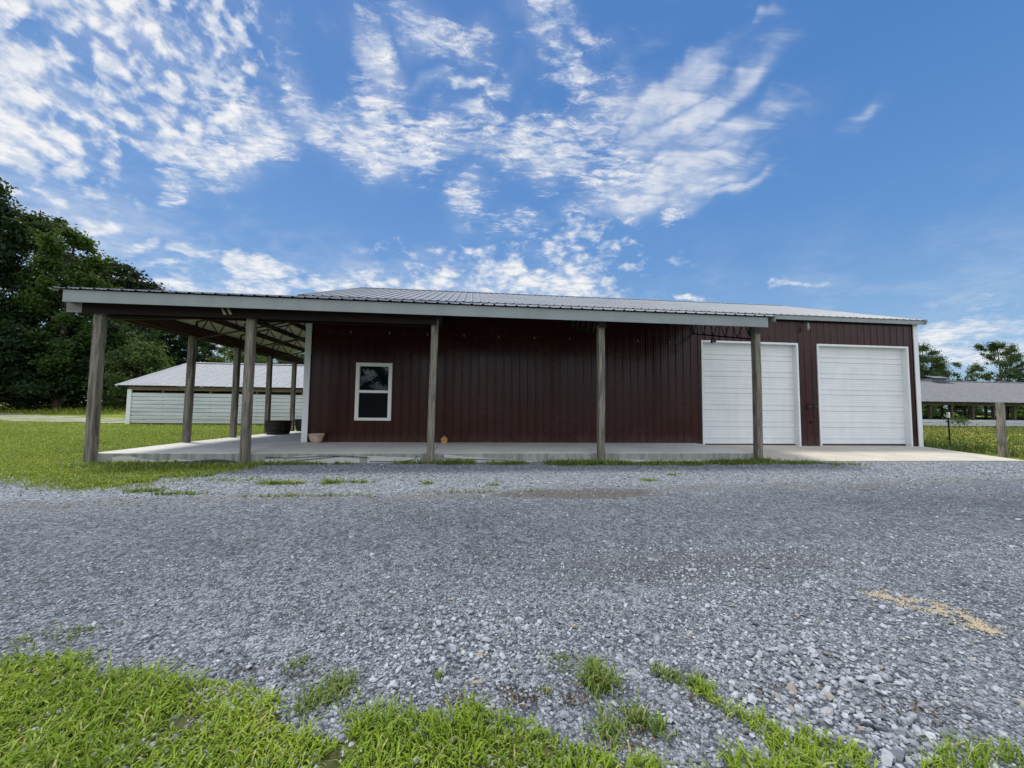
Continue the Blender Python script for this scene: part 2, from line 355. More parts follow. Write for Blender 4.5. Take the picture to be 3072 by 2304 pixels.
m, nt, b = new_mat('window_glass')
setin(nt, b, Base_Color=(.006, .008, .010), Roughness=.015, Specular_IOR_Level=.6)
bump(nt, b, NOISE(nt, objco(nt), 1.6, 2, .5), .05, .02)
M['glass'] = m
m, nt, b = new_mat('insect_screen')
co = objco(nt)
setin(nt, b, Base_Color=(.006, .007, .009), Roughness=.6, Specular_IOR_Level=.08)
M['screen'] = m
m, nt, b = new_mat('terracotta'); co = objco(nt)
n1 = NOISE(nt, co, 9, 5, .6)
setin(nt, b, Base_Color=MIX(nt, SS(nt, n1, .35, .65), (.42, .29, .22), (.55, .42, .34)), Roughness=.75)
M['terracotta'] = m
m, nt, b = new_mat('bulb_glass')
setin(nt, b, Base_Color=(.20, .20, .19), Roughness=.12, Specular_IOR_Level=.6)
M['bulb'] = m

# corrugated shed siding: horizontal ribs come from the mesh; rust and grime low down
m, nt, b = new_mat('shed_siding'); co = objco(nt)
s = N(nt, 'ShaderNodeSeparateXYZ', {0: co}).outputs
st = N(nt, 'ShaderNodeMapping', {'Vector': co, 'Scale': (.35, .35, 5)}).outputs[0]
n1 = NOISE(nt, st, 1.0, 5, .6); n2 = NOISE(nt, co, 2.5, 6, .65)
c = MIX(nt, SS(nt, n1, .35, .65), (.50, .54, .60), (.68, .71, .76))
low = SS(nt, MA(nt, 'ADD', s[2], MA(nt, 'MULTIPLY', n2, .35)), .95, .35)
c = MIX(nt, MA(nt, 'MULTIPLY', low, .45), c, (.56, .53, .42))
rust = MA(nt, 'MULTIPLY', SS(nt, n2, .60, .72), SS(nt, s[2], .55, .2))
c = MIX(nt, rust, c, (.12, .075, .045))
setin(nt, b, Base_Color=c, Roughness=.5)
M['shed_siding'] = m

# leaves, blades
def mat_leaf(name, c1, c2, trans=.3, rough=.55):
    m, nt, b = new_mat(name); nt.nodes.remove(b)
    out = nt.nodes['Material Output']
    geo = nt.nodes.new('ShaderNodeNewGeometry'); oi = nt.nodes.new('ShaderNodeObjectInfo')
    n = NOISE(nt, nt.nodes.new('ShaderNodeTexCoord').outputs['Object'], .35, 4, .6)
    f = MA(nt, 'ADD', MA(nt, 'MULTIPLY', geo.outputs['Random Per Island'], .6), MA(nt, 'MULTIPLY', SS(nt, n, .35, .65), .4))
    c = MIX(nt, f, c1, c2)
    c = MIX(nt, MA(nt, 'MULTIPLY', oi.outputs['Random'], .3), c, (.02, .035, .018), 'MIX')
    p = N(nt, 'ShaderNodeBsdfPrincipled', {'Base Color': c, 'Roughness': rough, 'Specular IOR Level': .25})
    t = N(nt, 'ShaderNodeBsdfTranslucent', {'Color': MIX(nt, .5, c, (.16, .22, .02))})
    mx = N(nt, 'ShaderNodeMixShader', {0: trans, 1: p.outputs[0], 2: t.outputs[0]})
    nt.links.new(mx.outputs[0], out.inputs[0])
    return m
M['leaf_dark'] = mat_leaf('dark_leaves', (.014, .034, .017), (.040, .075, .028), .22)
M['leaf_mid'] = mat_leaf('mid_leaves', (.040, .080, .022), (.105, .170, .040), .36)
M['leaf_pale'] = mat_leaf('pale_leaves', (.050, .085, .030), (.12, .17, .055), .3)
M['leaf_field'] = mat_leaf('field_leaves', (.040, .078, .032), (.095, .145, .055), .35)
M['leaf_pine'] = mat_leaf('pine_needles', (.010, .020, .012), (.026, .044, .022), .10)
def mat_blade(name, c1, c2, dry, dryf=.1, trans=.35, scale=.9):
    m, nt, b = new_mat(name); nt.nodes.remove(b)
    out = nt.nodes['Material Output']
    geo = nt.nodes.new('ShaderNodeNewGeometry')
    n = NOISE(nt, geo.outputs['Position'], scale, 5, .6, .3)
    r = geo.outputs['Random Per Island']
    f = MA(nt, 'ADD', MA(nt, 'MULTIPLY', r, .5), MA(nt, 'MULTIPLY', SS(nt, n, .35, .65), .5))
    c = MIX(nt, f, c1, c2)
    r2 = MA(nt, 'FRACT', MA(nt, 'MULTIPLY', r, 17.3))
    dn = MA(nt, 'ADD', r2, MA(nt, 'MULTIPLY', SS(nt, n, .5, .8), -.25))
    c = MIX(nt, SS(nt, dn, dryf, dryf*.6), c, dry)
    p = N(nt, 'ShaderNodeBsdfPrincipled', {'Base Color': c, 'Roughness': .5, 'Specular IOR Level': .3})
    t = N(nt, 'ShaderNodeBsdfTranslucent', {'Color': MIX(nt, .5, c, (.22, .34, .02))})
    mx = N(nt, 'ShaderNodeMixShader', {0: trans, 1: p.outputs[0], 2: t.outputs[0]})
    nt.links.new(mx.outputs[0], out.inputs[0])
    return m
M['blade'] = mat_blade('verge_blades', (.11, .20, .010), (.35, .46, .04), (.46, .43, .17), .055, .38, 1.6)
M['lawn_blade'] = mat_blade('lawn_blades', (.135, .195, .018), (.31, .37, .045), (.32, .30, .10), .14, .35, .35)
M['weed_blade'] = mat_blade('weed_blades', (.085, .15, .020), (.20, .28, .05), (.34, .30, .15), .18, .3, 1.0)
M['meadow_blade'] = mat_blade('meadow_blades', (.07, .11, .020), (.17, .21, .045), (.30, .28, .11), .15, .35, .5)
m, nt, b = new_mat('yellow_petals'); setin(nt, b, Base_Color=(.48, .42, .06), Roughness=.6); M['petal'] = m
m, nt, b = new_mat('chaff_bits')
geo = nt.nodes.new('ShaderNodeNewGeometry')
setin(nt, b, Base_Color=MIX(nt, geo.outputs['Random Per Island'], (.30, .25, .165), (.50, .43, .31)), Roughness=.8); M['chaff'] = m

# ground: mown lawn and rough field
m, nt, b = new_mat('lawn_ground'); co = objco(nt)
n1 = NOISE(nt, co, .16, 5, .6, .3); n2 = NOISE(nt, co, 1.4, 6, .65, .2); n3 = NOISE(nt, co, 14, 5, .7)
c = MIX(nt, SS(nt, n2, .32, .68), (.135, .185, .022), (.26, .315, .045))
c = MIX(nt, SS(nt, n3, .35, .7, .0, .6), c, (.095, .145, .016))
c = MIX(nt, SS(nt, n1, .48, .66, 0, .6), c, (.27, .27, .07))
c = MIX(nt, SS(nt, NOISE(nt, co, .5, 4, .6, .4), .5, .7, 0, .45), c, (.085, .13, .018))
c = MIX(nt, SS(nt, n2, .66, .78, 0, .5), c, (.19, .155, .10))
setin(nt, b, Base_Color=c, Roughness=.95, Specular_IOR_Level=.1)
bump(nt, b, MA(nt, 'ADD', n3, MA(nt, 'MULTIPLY', n2, 1.4)), .8, .08)
M['lawn'] = m
m, nt, b = new_mat('thatch_soil'); co = objco(nt)
n2 = NOISE(nt, co, 9, 6, .65, .2); n3 = NOISE(nt, co, 70, 5, .7)
c = MIX(nt, SS(nt, n2, .35, .65), (.045, .06, .014), (.10, .115, .035))
c = MIX(nt, SS(nt, n3, .45, .7), c, (.10, .085, .055))
setin(nt, b, Base_Color=c, Roughness=.95, Specular_IOR_Level=.1)
bump(nt, b, n3, .8, .02)
M['soil'] = m
# gravel: crushed grey limestone, loose and pale by the slab, packed and darker in the wheel tracks
def mat_gravel(name):
    m, nt, b = new_mat(name); co = objco(nt)
    s = N(nt, 'ShaderNodeSeparateXYZ', {0: co}).outputs
    big = NOISE(nt, co, .35, 5, .6, .5)
    mid = NOISE(nt, co, 2.4, 6, .65, .3)
    yy = MA(nt, 'ADD', s[1], MA(nt, 'MULTIPLY', MA(nt, 'SUBTRACT', big, .5), 1.7))
    yy = MA(nt, 'ADD', yy, MA(nt, 'MULTIPLY', s[0], -.06))
    loose = SS(nt, yy, 5.0, 5.7)
    v1 = N(nt, 'ShaderNodeTexVoronoi', {'Vector': co, 'Scale': 85.0, 'Randomness': 1.0})
    v2 = N(nt, 'ShaderNodeTexVoronoi', {'Vector': co, 'Scale': 38.0, 'Randomness': 1.0})
    w1 = N(nt, 'ShaderNodeSeparateXYZ', {0: v1.outputs['Color']}).outputs
    w2 = N(nt, 'ShaderNodeSeparateXYZ', {0: v2.outputs['Color']}).outputs
    f = MA(nt, 'ADD', MA(nt, 'MULTIPLY', w1[0], .5), MA(nt, 'MULTIPLY', w2[1], .5))
    c = MIX(nt, SS(nt, f, .15, .9), (.078, .090, .106), (.345, .378, .415))
    gap = SS(nt, v1.outputs['Distance'], .45, .8)
    c = MIX(nt, MA(nt, 'MULTIPLY', gap, .5), c, (.06, .06, .068))
    v3 = N(nt, 'ShaderNodeTexVoronoi', {'Vector': co, 'Scale': 13.0, 'Randomness': 1.0})
    w3 = N(nt, 'ShaderNodeSeparateXYZ', {0: v3.outputs['Color']}).outputs
    c = MIX(nt, SS(nt, w3[0], .2, .9, 0, .55), c, MIX(nt, w3[1], (.62, .62, .62), (1.5, 1.5, 1.5)), 'MULTIPLY')
    dark = SS(nt, big, .40, .66)
    c = MIX(nt, MA(nt, 'MULTIPLY', MA(nt, 'SUBTRACT', 1.0, loose), SS(nt, dark, 0, 1, .10, .8)), c, (.68, .70, .72), 'MULTIPLY')
    trk = MA(nt, 'MULTIPLY', SS(nt, yy, 2.1, 3.1), SS(nt, yy, 5.0, 4.2))
    c = MIX(nt, MA(nt, 'MULTIPLY', trk, SS(nt, mid, .25, .7, .3, .9)), c, (.72, .74, .76), 'MULTIPLY')
    c = MIX(nt, MA(nt, 'MULTIPLY', loose, .8), c, (1.45, 1.45, 1.44), 'MULTIPLY')
    # brown fines along the edge of the loose stone and a muddy patch in the track
    band = MA(nt, 'MULTIPLY', SS(nt, yy, 4.75, 5.15), SS(nt, yy, 5.75, 5.3))
    c = MIX(nt, MA(nt, 'MULTIPLY', band, SS(nt, mid, .40, .62, 0, .45)), c, (.20, .175, .135))
    mp = N(nt, 'ShaderNodeMapping', {'Vector': co, 'Location': (1.55, 5.15, 0), 'Scale': (1.3, .32, 1)}, vector_type='TEXTURE').outputs[0]
    ln = N(nt, 'ShaderNodeVectorMath', {0: mp}, operation='LENGTH').outputs[1]
    c = MIX(nt, MA(nt, 'MULTIPLY', SS(nt, MA(nt, 'ADD', ln, mid), 1.6, 1.1), .75), c, (.115, .095, .080))
    mp = N(nt, 'ShaderNodeMapping', {'Vector': co, 'Location': (1.75, 2.75, 0), 'Scale': (1.3, .35, 1)}, vector_type='TEXTURE').outputs[0]
    ln = N(nt, 'ShaderNodeVectorMath', {0: mp}, operation='LENGTH').outputs[1]
    c = MIX(nt, MA(nt, 'MULTIPLY', SS(nt, MA(nt, 'ADD', ln, mid), 1.7, 1.0), .5), c, (.085, .082, .085))
    c = MIX(nt, SS(nt, mid, .62, .74, 0, .35), c, (.16, .14, .11))
    setin(nt, b, Base_Color=c, Roughness=.85, Specular_IOR_Level=.3)
    h = MA(nt, 'ADD', MA(nt, 'MULTIPLY', v1.outputs['Distance'], -1.0), MA(nt, 'MULTIPLY', w1[2], .8))
    h = MA(nt, 'ADD', h, MA(nt, 'MULTIPLY', v2.outputs['Distance'], -1.2))
    bump(nt, b, h, .9, .016)
    return m
M['gravel'] = mat_gravel('crushed_stone')
m, nt, b = new_mat('stones')
geo = nt.nodes.new('ShaderNodeNewGeometry')
r = geo.outputs['Random Per Island']; n = NOISE(nt, geo.outputs['Position'], 60, 4, .6)
c = MIX(nt, r, (.105, .118, .135), (.41, .435, .47))
c = MIX(nt, SS(nt, MA(nt, 'FRACT', MA(nt, 'MULTIPLY', r, 23.7)), .97, .99), c, (.27, .235, .18))
c = MIX(nt, SS(nt, n, .4, .7, 0, .35), c, (.16, .16, .17))
setin(nt, b, Base_Color=c, Roughness=.8, Specular_IOR_Level=.35)
M['stones'] = m

# ------------------------------------------------------------------ ground sheets
def smooth(t): t = np.clip(t, 0, 1); return t*t*(3-2*t)
def terrain(x, y):
    x = np.asarray(x, float); y = np.asarray(y, float)
    return 1.7*smooth((y-38)/24)*smooth((x+66)/26)*smooth((-6-x)/20) + .8*smooth((y-60)/60)
def vnoise(x, y, s=1.0, seed=0):
    x = np.asarray(x)*s; y = np.asarray(y)*s
    xi = np.floor(x).astype(np.int64); yi = np.floor(y).astype(np.int64); fx = x-xi; fy = y-yi
    def h(a, b): 
        v = np.sin(a*127.1+b*311.7+seed*74.7)*43758.5453
        return v-np.floor(v)
    fx = fx*fx*(3-2*fx); fy = fy*fy*(3-2*fy)
    return (h(xi, yi)*(1-fx)+h(xi+1, yi)*fx)*(1-fy)+(h(xi, yi+1)*(1-fx)+h(xi+1, yi+1)*fx)*fy
def grid_sheet(name, xs, ys, zf, mat):
    X, Y = np.meshgrid(xs, ys); Z = zf(X, Y)
    V = np.stack([X.ravel(), Y.ravel(), Z.ravel()], 1); nx = len(xs)
    i = np.arange(len(ys)-1)[:, None]*nx + np.arange(nx-1)[None]
    F = np.stack([i, i+1, i+nx+1, i+nx], -1).reshape(-1, 4)
    return link(name, npmesh(name, V, F, mat, True))
xs = np.concatenate([np.linspace(-700, -90, 20)[:-1], np.arange(-90, 60, 1.5), np.linspace(60, 700, 20)])
ys = np.concatenate([np.linspace(-300, -20, 8)[:-1], np.arange(-20, 100, 1.5), np.linspace(100, 900, 20)])
g = grid_sheet('ground', xs, ys, lambda x, y: terrain(x, y)-.012, M['lawn']); tag(g, 'mown green lawn and rough field around the barn', 'ground', kind='structure')

MAIN = [(-2.49, 2.11), (-2.07, 2.03), (-1.89, 2.05), (-1.67, 2.01), (-1.52, 1.85), (-1.39, 1.89), (-1.15, 1.8), (-0.94, 1.77), (-0.69, 1.66), (-0.61, 1.56), (-0.47, 1.52), (-0.38, 1.59), (-0.24, 1.56), (-0.08, 1.51), (0.03, 1.58), (0.13, 1.49), (0.25, 1.46), (0.3, 1.38), (0.41, 1.34), (0.49, 1.28), (0.66, 1.27), (0.92, 1.26), (0.95, 1.15)]
STRIP = [(0.95, 1.62), (1.01, 1.57), (1.02, 1.43), (1.11, 1.38), (1.13, 1.33), (1.24, 1.33), (1.27, 1.28), (1.34, 1.22), (1.28, 1.13), (0.94, 1.17), (1.03, 1.26), (1.02, 1.35), (0.96, 1.45), (0.92, 1.54)]
RT = [(1.43, 1.15), (1.55, 1.19), (1.66, 1.22), (1.78, 1.22), (1.83, 1.2), (1.88, 1.17), (2.0, 1.14), (2.3, 1.1), (2.3, .2), (1.2, .2)]
LAWN_EDGE = [(-30, 9.4), (-16, 8.6), (-10.11, 8.1), (-7.32, 6.96), (-6.69, 6.79), (-5.74, 6.26), (-4.99, 5.9), (-4.91, 6.43), (-4.54, 6.84), (-4.51, 7.27), (-4.33, 7.71), (-4.16, 8.16)]
def ragged(pts, amp, step, seed):
    rng = np.random.default_rng(seed); out = []
    for a, b in zip(pts[:-1], pts[1:]):
        n = max(1, int(math.dist(a, b)/step))
        for k in range(n):
            t = k/n; out.append((a[0]+(b[0]-a[0])*t+rng.normal(0, amp), a[1]+(b[1]-a[1])*t+rng.normal(0, amp)))
    out.append(pts[-1]); return out
def flat_poly(name, pts, z, mat):
    from mathutils.geometry import tessellate_polygon
    tris = tessellate_polygon([[Vector((p[0], p[1], 0)) for p in pts]])
    V = [(p[0], p[1], z) for p in pts]; F = []
    for t in tris:
        a, b_, c_ = (Vector(V[i]) for i in t)
        F.append(t if (b_-a).cross(c_-a).z > 0 else t[::-1])
    me = bpy.data.meshes.new(name); me.from_pydata(V, [], F); me.materials.append(mat); me.update()
    return link(name, me)
gp = [(-40, 3.6), (-8, -1.5), (2.5, -2.0), (12, -3), (40, -5), (60, 4)] + ragged([(40, 7.4), (13.3, 7.93), (6.6, 8.14), (-4.16, 8.16)], .0, .5, 2)
gp += ragged(LAWN_EDGE[::-1], .06, .18, 3)
g = flat_poly('gravel_drive', gp, 0.0, M['gravel']); tag(g, 'grey crushed stone driveway in front of the barn', 'driveway', kind='structure')
def inset(pts, d): return [(x, y-d) for x, y in pts]
g = flat_poly('verge_soil', ragged(inset(MAIN, .07), .02, .03, 6)+[(1.2, .5), (1.0, -1), (-6, -1), (-6, 1.6)], .004, M['soil']); tag(g, 'dark soil and thatch under the near verge', 'soil', kind='structure')
pe = [(-90, 54), (-60, 42), (-36, 29.5), (-26, 25.6), (-18.8, 23.8), (-18.6, 27.8), (-22.5, 29.5), (-33, 36), (-60, 50), (-88, 66)]
m, nt, b = new_mat('worn_track'); co = objco(nt)
n1 = NOISE(nt, co, .55, 6, .65, .3); n2 = NOISE(nt, co, 7, 5, .65)
c = MIX(nt, SS(nt, n2, .35, .65), (.24, .235, .20), (.37, .36, .32))
c = MIX(nt, SS(nt, n1, .42, .60), c, (.16, .20, .045))
setin(nt, b, Base_Color=c, Roughness=.95, Specular_IOR_Level=.1)
M['track'] = m
g = flat_poly('gravel_path', ragged(pe, .25, .8, 5), 0.0, M['track'])
for v in g.data.vertices: v.co.z = float(terrain(v.co.x, v.co.y))+.02
tag(g, 'pale gravel track crossing the lawn behind the left shed', 'path', kind='structure')

# concrete apron before the garage doors
V = [(6.55, 7.98, -.02), (13.27, 7.95, -.02), (14.0, 10.5, .085), (6.55, 10.9, .135)]
V = [(6.5, 8.1, .012), (13.35, 7.95, .012), (13.98, 10.72, .10), (6.5, 10.72, .125)]
mb = MB(); mb.add(V+[(p[0], p[1], -.12) for p in V], [(0, 1, 2, 3), (0, 4, 5, 1), (1, 5, 6, 2), (2, 6, 7, 3), (3, 7, 4, 0)])
g = mb.build('concrete_apron', M['pad']); tag(g, 'concrete apron sloping down from the two garage doors', 'pavement', kind='structure')

# ------------------------------------------------------------------ the barn
barn = empty('barn', (0, 8.15, 0)); tag(barn, 'long maroon metal barn with open porch and two white garage doors', 'barn')
BO = Vector((0, 8.15, 0))
def bpart(mb, name, mat, parent=None, **kw):
    # world-coordinate mesh under the barn
    par = parent or barn
    o = mb.build(name, mat, par, **kw)
    off = -BO if par is barn else None
    if par is barn: o.location = -BO
    return o
PITCH = .2286
def rib_profile(a, b, h=.019, pitch=PITCH, phase=0.0, minor=0.003):
    pts = [(a, 0.0)]
    k = math.ceil((a-phase)/pitch)-1
    while True:
        c = phase+k*pitch; k += 1
        if c-.03 > b: break
        for du, hh in ((-.030, 0), (-.014, h), (.014, h), (.030, 0)):
            if a < c+du < b: pts.append((c+du, hh))
        for f in (.38, .66):
            for du, hh in ((-.016, 0), (-.008, minor), (.008, minor), (.016, 0)):
                if a < c+f*pitch+du < b: pts.append((c+f*pitch+du, hh))
    pts.append((b, 0.0)); return pts
def ribbed_wall_y(mb, xa, xb, za, zb, y):
    pr = rib_profile(xa, xb)
    V = [(u, y-h, za) for u, h in pr]+[(u, y-h, zb) for u, h in pr]; n = len(pr)
    mb.add(V, [(i, i+1, n+i+1, n+i) for i in range(n-1)])
def ribbed_sheet(mb, org, U, Vd, nrm, a, b, vend, v0=lambda u: 0.0, h=.02, pitch=PITCH, phase=0.0, minor=.003):
    org, U, Vd, nrm = Vector(org), Vector(U), Vector(Vd).normalized(), Vector(nrm).normalized()
    pr = rib_profile(a, b, h, pitch, phase, minor); n = len(pr)
    V = [org+U*u+Vd*v0(u)+nrm*hh for u, hh in pr]+[org+U*u+Vd*vend(u)+nrm*hh for u, hh in pr]
    F = [(i, i+1, n+i+1, n+i) for i in range(n-1)]
    fl = (V[1]-V[0]).cross(V[n]-V[0]).dot(nrm) < 0
    mb.add(V, [f[::-1] for f in F] if fl else F)
YW = 10.55
D1 = (6.71, 9.82); D2 = (10.45, 13.59); DZ = 3.19; DB = .105
WX = (-3.01, -2.075); WZ = (.765, 2.295)
mb = MB()
for xa, xb, za, zb in ((-4.25, WX[0], .0, 4.0), (WX[0], WX[1], .0, WZ[0]), (WX[0], WX[1], WZ[1], 4.0), (WX[1], D1[0], .0, 4.0),
                       (D1[0], D1[1], DZ, 4.0), (D1[1], D2[0], .0, 4.0), (D2[0], D2[1], DZ, 4.0), (D2[1], 13.84, .0, 4.0)):
    ribbed_wall_y(mb, xa, xb, za, zb, YW)
bpart(mb, 'front_wall', M['maroon'])
for X in (-4.25, 13.84):
    mb = MB(); mb.add([(X, YW, 0), (X, 21.45, 0), (X, 21.45, 4.0), (X, 16, 5.93), (X, YW, 4.0)], [(0, 1, 2, 3, 4)])
    bpart(mb, 'side_wall', M['maroon'])
mb = MB(); mb.add([(-4.25, 21.45, 0), (13.84, 21.45, 0), (13.84, 21.45, 4.0), (-4.25, 21.45, 4.0)], [(0, 1, 2, 3)]); bpart(mb, 'back_wall', M['maroon'])
# white corner trims (L section)
for X, sgn in ((-4.31, 1), (13.93, -1)):
    mb = MB(); a, b_ = sorted((X, X+sgn*.15)); mb.box((a, 10.50, .02 if sgn < 0 else .198), (b_, 10.527, 3.94))
    a, b_ = sorted((X, X+sgn*.03)); mb.box((a, 10.527, .02), (b_, 10.66, 3.94))
    bpart(mb, 'corner_trim', M['white'], bevel=.004)
# main roof
sl = (5.95-4.0)/(16-10.36); L = math.hypot(1.95, 5.64)
mb = MB()
ribbed_sheet(mb, (0, 10.36, 4.0), (1, 0, 0), (0, 5.64, 1.95), (0, -1.95, 5.64), -4.46, 14.07, lambda u: L)
ribbed_sheet(mb, (0, 21.64, 4.0), (1, 0, 0), (0, -5.64, 1.95), (0, 1.95, 5.64), -4.46, 14.07, lambda u: L)
roof = bpart(mb, 'main_roof', M['roof'])
mb = MB()
for sg, yy in ((-1, 15.78), (1, 16.22)):
    mb.add([(-4.48, 16, 5.985), (14.09, 16, 5.985), (14.09, yy, 5.905), (-4.48, yy, 5.905)], [(0, 1, 2, 3)])
mb.build('ridge_cap', M['roof'], roof)
mb = MB(); mb.box((-4.44, 10.385, 3.87), (14.05, 10.41, 3.995)); mb.box((6.6, 10.41, 3.955), (14.05, 10.53, 3.97))
bpart(mb, 'eave_trim', M['fascia'])
mb = MB()
for X in (-4.47, 14.06):
    mb = MB()
    for (y0, z0), (y1, z1) in (((10.34, 3.94), (16, 5.9)), ((16, 5.9), (21.66, 3.94))):
        mb.bar((X, y0, z0), (X, y1, z1), .03, .14)
    bpart(mb, 'rake_trim', M['fascia'])
# porch roof: front plane and left plane meeting in a hip
EX, EY, EZ, PS = -7.62, 7.70, 3.222, .278
k = math.sqrt(1+PS*PS)
mb = MB()
vf = lambda X: min(2.82 if X > -4.27 else 3.35, X-EX+.001)*k
ribbed_sheet(mb, (0, EY, EZ), (1, 0, 0), (0, 1, PS), (0, -PS, 1), EX, 6.64, vf)
ribbed_sheet(mb, (EX, 0, EZ), (0, 1, 0), (1, 0, PS), (-PS, 0, 1), EY, 16.75, lambda Y: min(3.36, Y-EY+.001)*k, phase=.1)
proof = bpart(mb, 'porch_roof', M['roof'])
mb = MB()
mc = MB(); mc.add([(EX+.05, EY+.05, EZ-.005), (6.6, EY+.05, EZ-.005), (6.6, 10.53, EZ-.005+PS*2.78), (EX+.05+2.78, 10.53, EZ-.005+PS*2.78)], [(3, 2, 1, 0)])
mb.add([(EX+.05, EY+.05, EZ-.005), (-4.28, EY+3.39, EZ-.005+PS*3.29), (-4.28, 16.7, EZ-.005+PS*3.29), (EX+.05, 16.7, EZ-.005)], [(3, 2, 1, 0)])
mb.build('roof_underside', M['ceiling'], proof); mc.build('roof_underside', M['dark_ceiling'], proof)
mb = MB(); 
for t in range(-40, 40): pass
mb.bar((6.655, 7.69, 3.165), (6.655, 10.5, 3.165+PS*2.8), .03, .13)
bpart(mb, 'rake_trim', M['fascia'])
mb = MB(); mb.bar((EX+.02, 7.72, 3.215), (EX+.02, 16.7, 3.215), .03, .012)
bpart(mb, 'eave_trim', M['white'])
# fascia boards and beams
mb = MB(); mb.box((-7.415, 7.75, 2.985), (6.53, 7.772, 3.208)); bpart(mb, 'fascia', M['fascia'], bevel=.003)
mb = MB(); mb.box((-7.415, 7.772, 3.0), (-7.395, 16.7, 3.2)); bpart(mb, 'fascia', M['fascia'], bevel=.003)
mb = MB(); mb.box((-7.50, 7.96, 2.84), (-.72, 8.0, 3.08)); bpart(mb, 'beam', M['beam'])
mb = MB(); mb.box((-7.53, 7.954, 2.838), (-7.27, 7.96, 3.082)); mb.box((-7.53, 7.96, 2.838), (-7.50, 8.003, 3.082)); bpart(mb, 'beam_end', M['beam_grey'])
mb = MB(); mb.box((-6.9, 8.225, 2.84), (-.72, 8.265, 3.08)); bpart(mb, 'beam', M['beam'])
mb = MB(); mb.box((-7.14, 8.27, 2.84), (-7.10, 16.7, 3.08)); bpart(mb, 'beam', M['purlin'])
mb = MB(); mb.box((-6.93, 8.27, 2.84), (-6.89, 16.7, 3.08)); bpart(mb, 'beam', M['purlin'])
# posts
def warped_post(x0, y0, z0, x1, y1, z1, w, d, seed, lean=0.0):
    rng = random.Random(seed); mb = MB(); n = 14; V = []; F = []
    for i in range(n+1):
        t = i/n; dx = lean*t + .004*math.sin(t*5+seed)+rng.uniform(-.0015, .0015); dy = .004*math.sin(t*4+seed*2)
        x = x0+(x1-x0)*t+dx; y = y0+(y1-y0)*t+dy; z = z0+(z1-z0)*t
        c = .012
        V += [(x-w+c, y-d, z), (x+w-c, y-d, z), (x+w, y-d+c, z), (x+w, y+d-c, z), (x+w-c, y+d, z), (x-w+c, y+d, z), (x-w, y+d-c, z), (x-w, y-d+c, z)]
    for i in range(n):
        for k_ in range(8): F.append((i*8+k_, i*8+(k_+1) % 8, (i+1)*8+(k_+1) % 8, (i+1)*8+k_))
    F.append(tuple(range(8))[::-1]); F.append(tuple(n*8+k_ for k_ in range(8)))
    mb.add(V, F); return mb
for i, (x, ln) in enumerate(((-7.07, 0), (-4.35, -.01), (-.79, .03), (2.835, -.012), (6.49, .02))):
    bpart(warped_post(x, 8.11, -.05, x, 8.11, 2.97, .07, .075, i+1, ln), 'post', M['post'])
for i, y in enumerate((10.5, 12.4, 14.32, 16.22)):
    bpart(warped_post(-7.02, y, .05, -7.02, y, 2.97, .07, .07, i+11), 'post', M['post'])
for x in (2.835, 6.49):
    for y in (8.025, 8.19):
        mb = MB(); mb.box((x-.085, y, 2.90), (x+.085, y+.01, 3.1)); bpart(mb, 'post_bracket', M['dark_steel'])
# steel trusses
def truss(p_low, q_low, p_top, q_top, nweb, t=.035, web=.022, both=True):
    mb = MB(); p_low, q_low, p_top, q_top = map(Vector, (p_low, q_low, p_top, q_top))
    mb.bar(p_low, q_low, t, t); mb.bar(p_top, q_top, t, t)
    for i in range(nweb):
        a = p_low.lerp(q_low, i/nweb); b_ = p_top.lerp(q_top, (i+.5)/nweb); c_ = p_low.lerp(q_low, (i+1)/nweb)
        mb.bar(a, b_, web, web); mb.bar(b_, c_, web, web)
    mb.bar(p_low, p_top, t, t); mb.bar(q_low, q_top, t, t)
    return mb
def pz(d): return EZ+PS*d
for x in (-4.35, -.79, 2.835, 6.47):
    bpart(truss((x, 8.2, 2.80), (x, 10.50, 3.36), (x, 8.2, pz(.5)-.17), (x, 10.50, pz(2.8)-.17), 5), 'truss', M['dark_steel'])
for y in (10.5, 12.4, 14.32, 16.22):
    bpart(truss((-6.95, y, 2.80), (-4.27, y, 3.42), (-6.95, y, pz(.67)-.17), (-4.27, y, pz(3.33)-.17), 5), 'truss', M['dark_steel'])
bpart(truss((-6.98, 8.25, 2.80), (-4.3, 10.52, 3.42), (-6.98, 8.25, pz(.6)-.17), (-4.3, 10.52, pz(2.8)-.17), 7), 'truss', M['dark_steel'])
for x in (-7.45, -6.75, -6.15, -5.55, -4.95, -4.42):
    d = x-EX; y0 = max(8.05, EY+d) if d < 1.2 else EY+d-.15
    y0 = 8.02
    zz = min(pz(d), 99)
    mb = MB(); mb.bar((x, max(y0, EY+d), zz-.085), (x, 16.68, zz-.085), .045, .14); bpart(mb, 'purlin', M['purlin'])
for y in (8.45, 9.05, 9.65, 10.25):
    d = y-EY; zz = pz(d); mb = MB(); mb.bar((EX+d, y, zz-.085), (6.58, y, zz-.085), .045, .14); bpart(mb, 'purlin', M['beam'])
mb = MB(); mb.bar((EX+.1, EY+.1, EZ-.08), (-4.3, EY+3.35, pz(3.3)-.08), .05, .14); bpart(mb, 'hip_rafter', M['beam'])
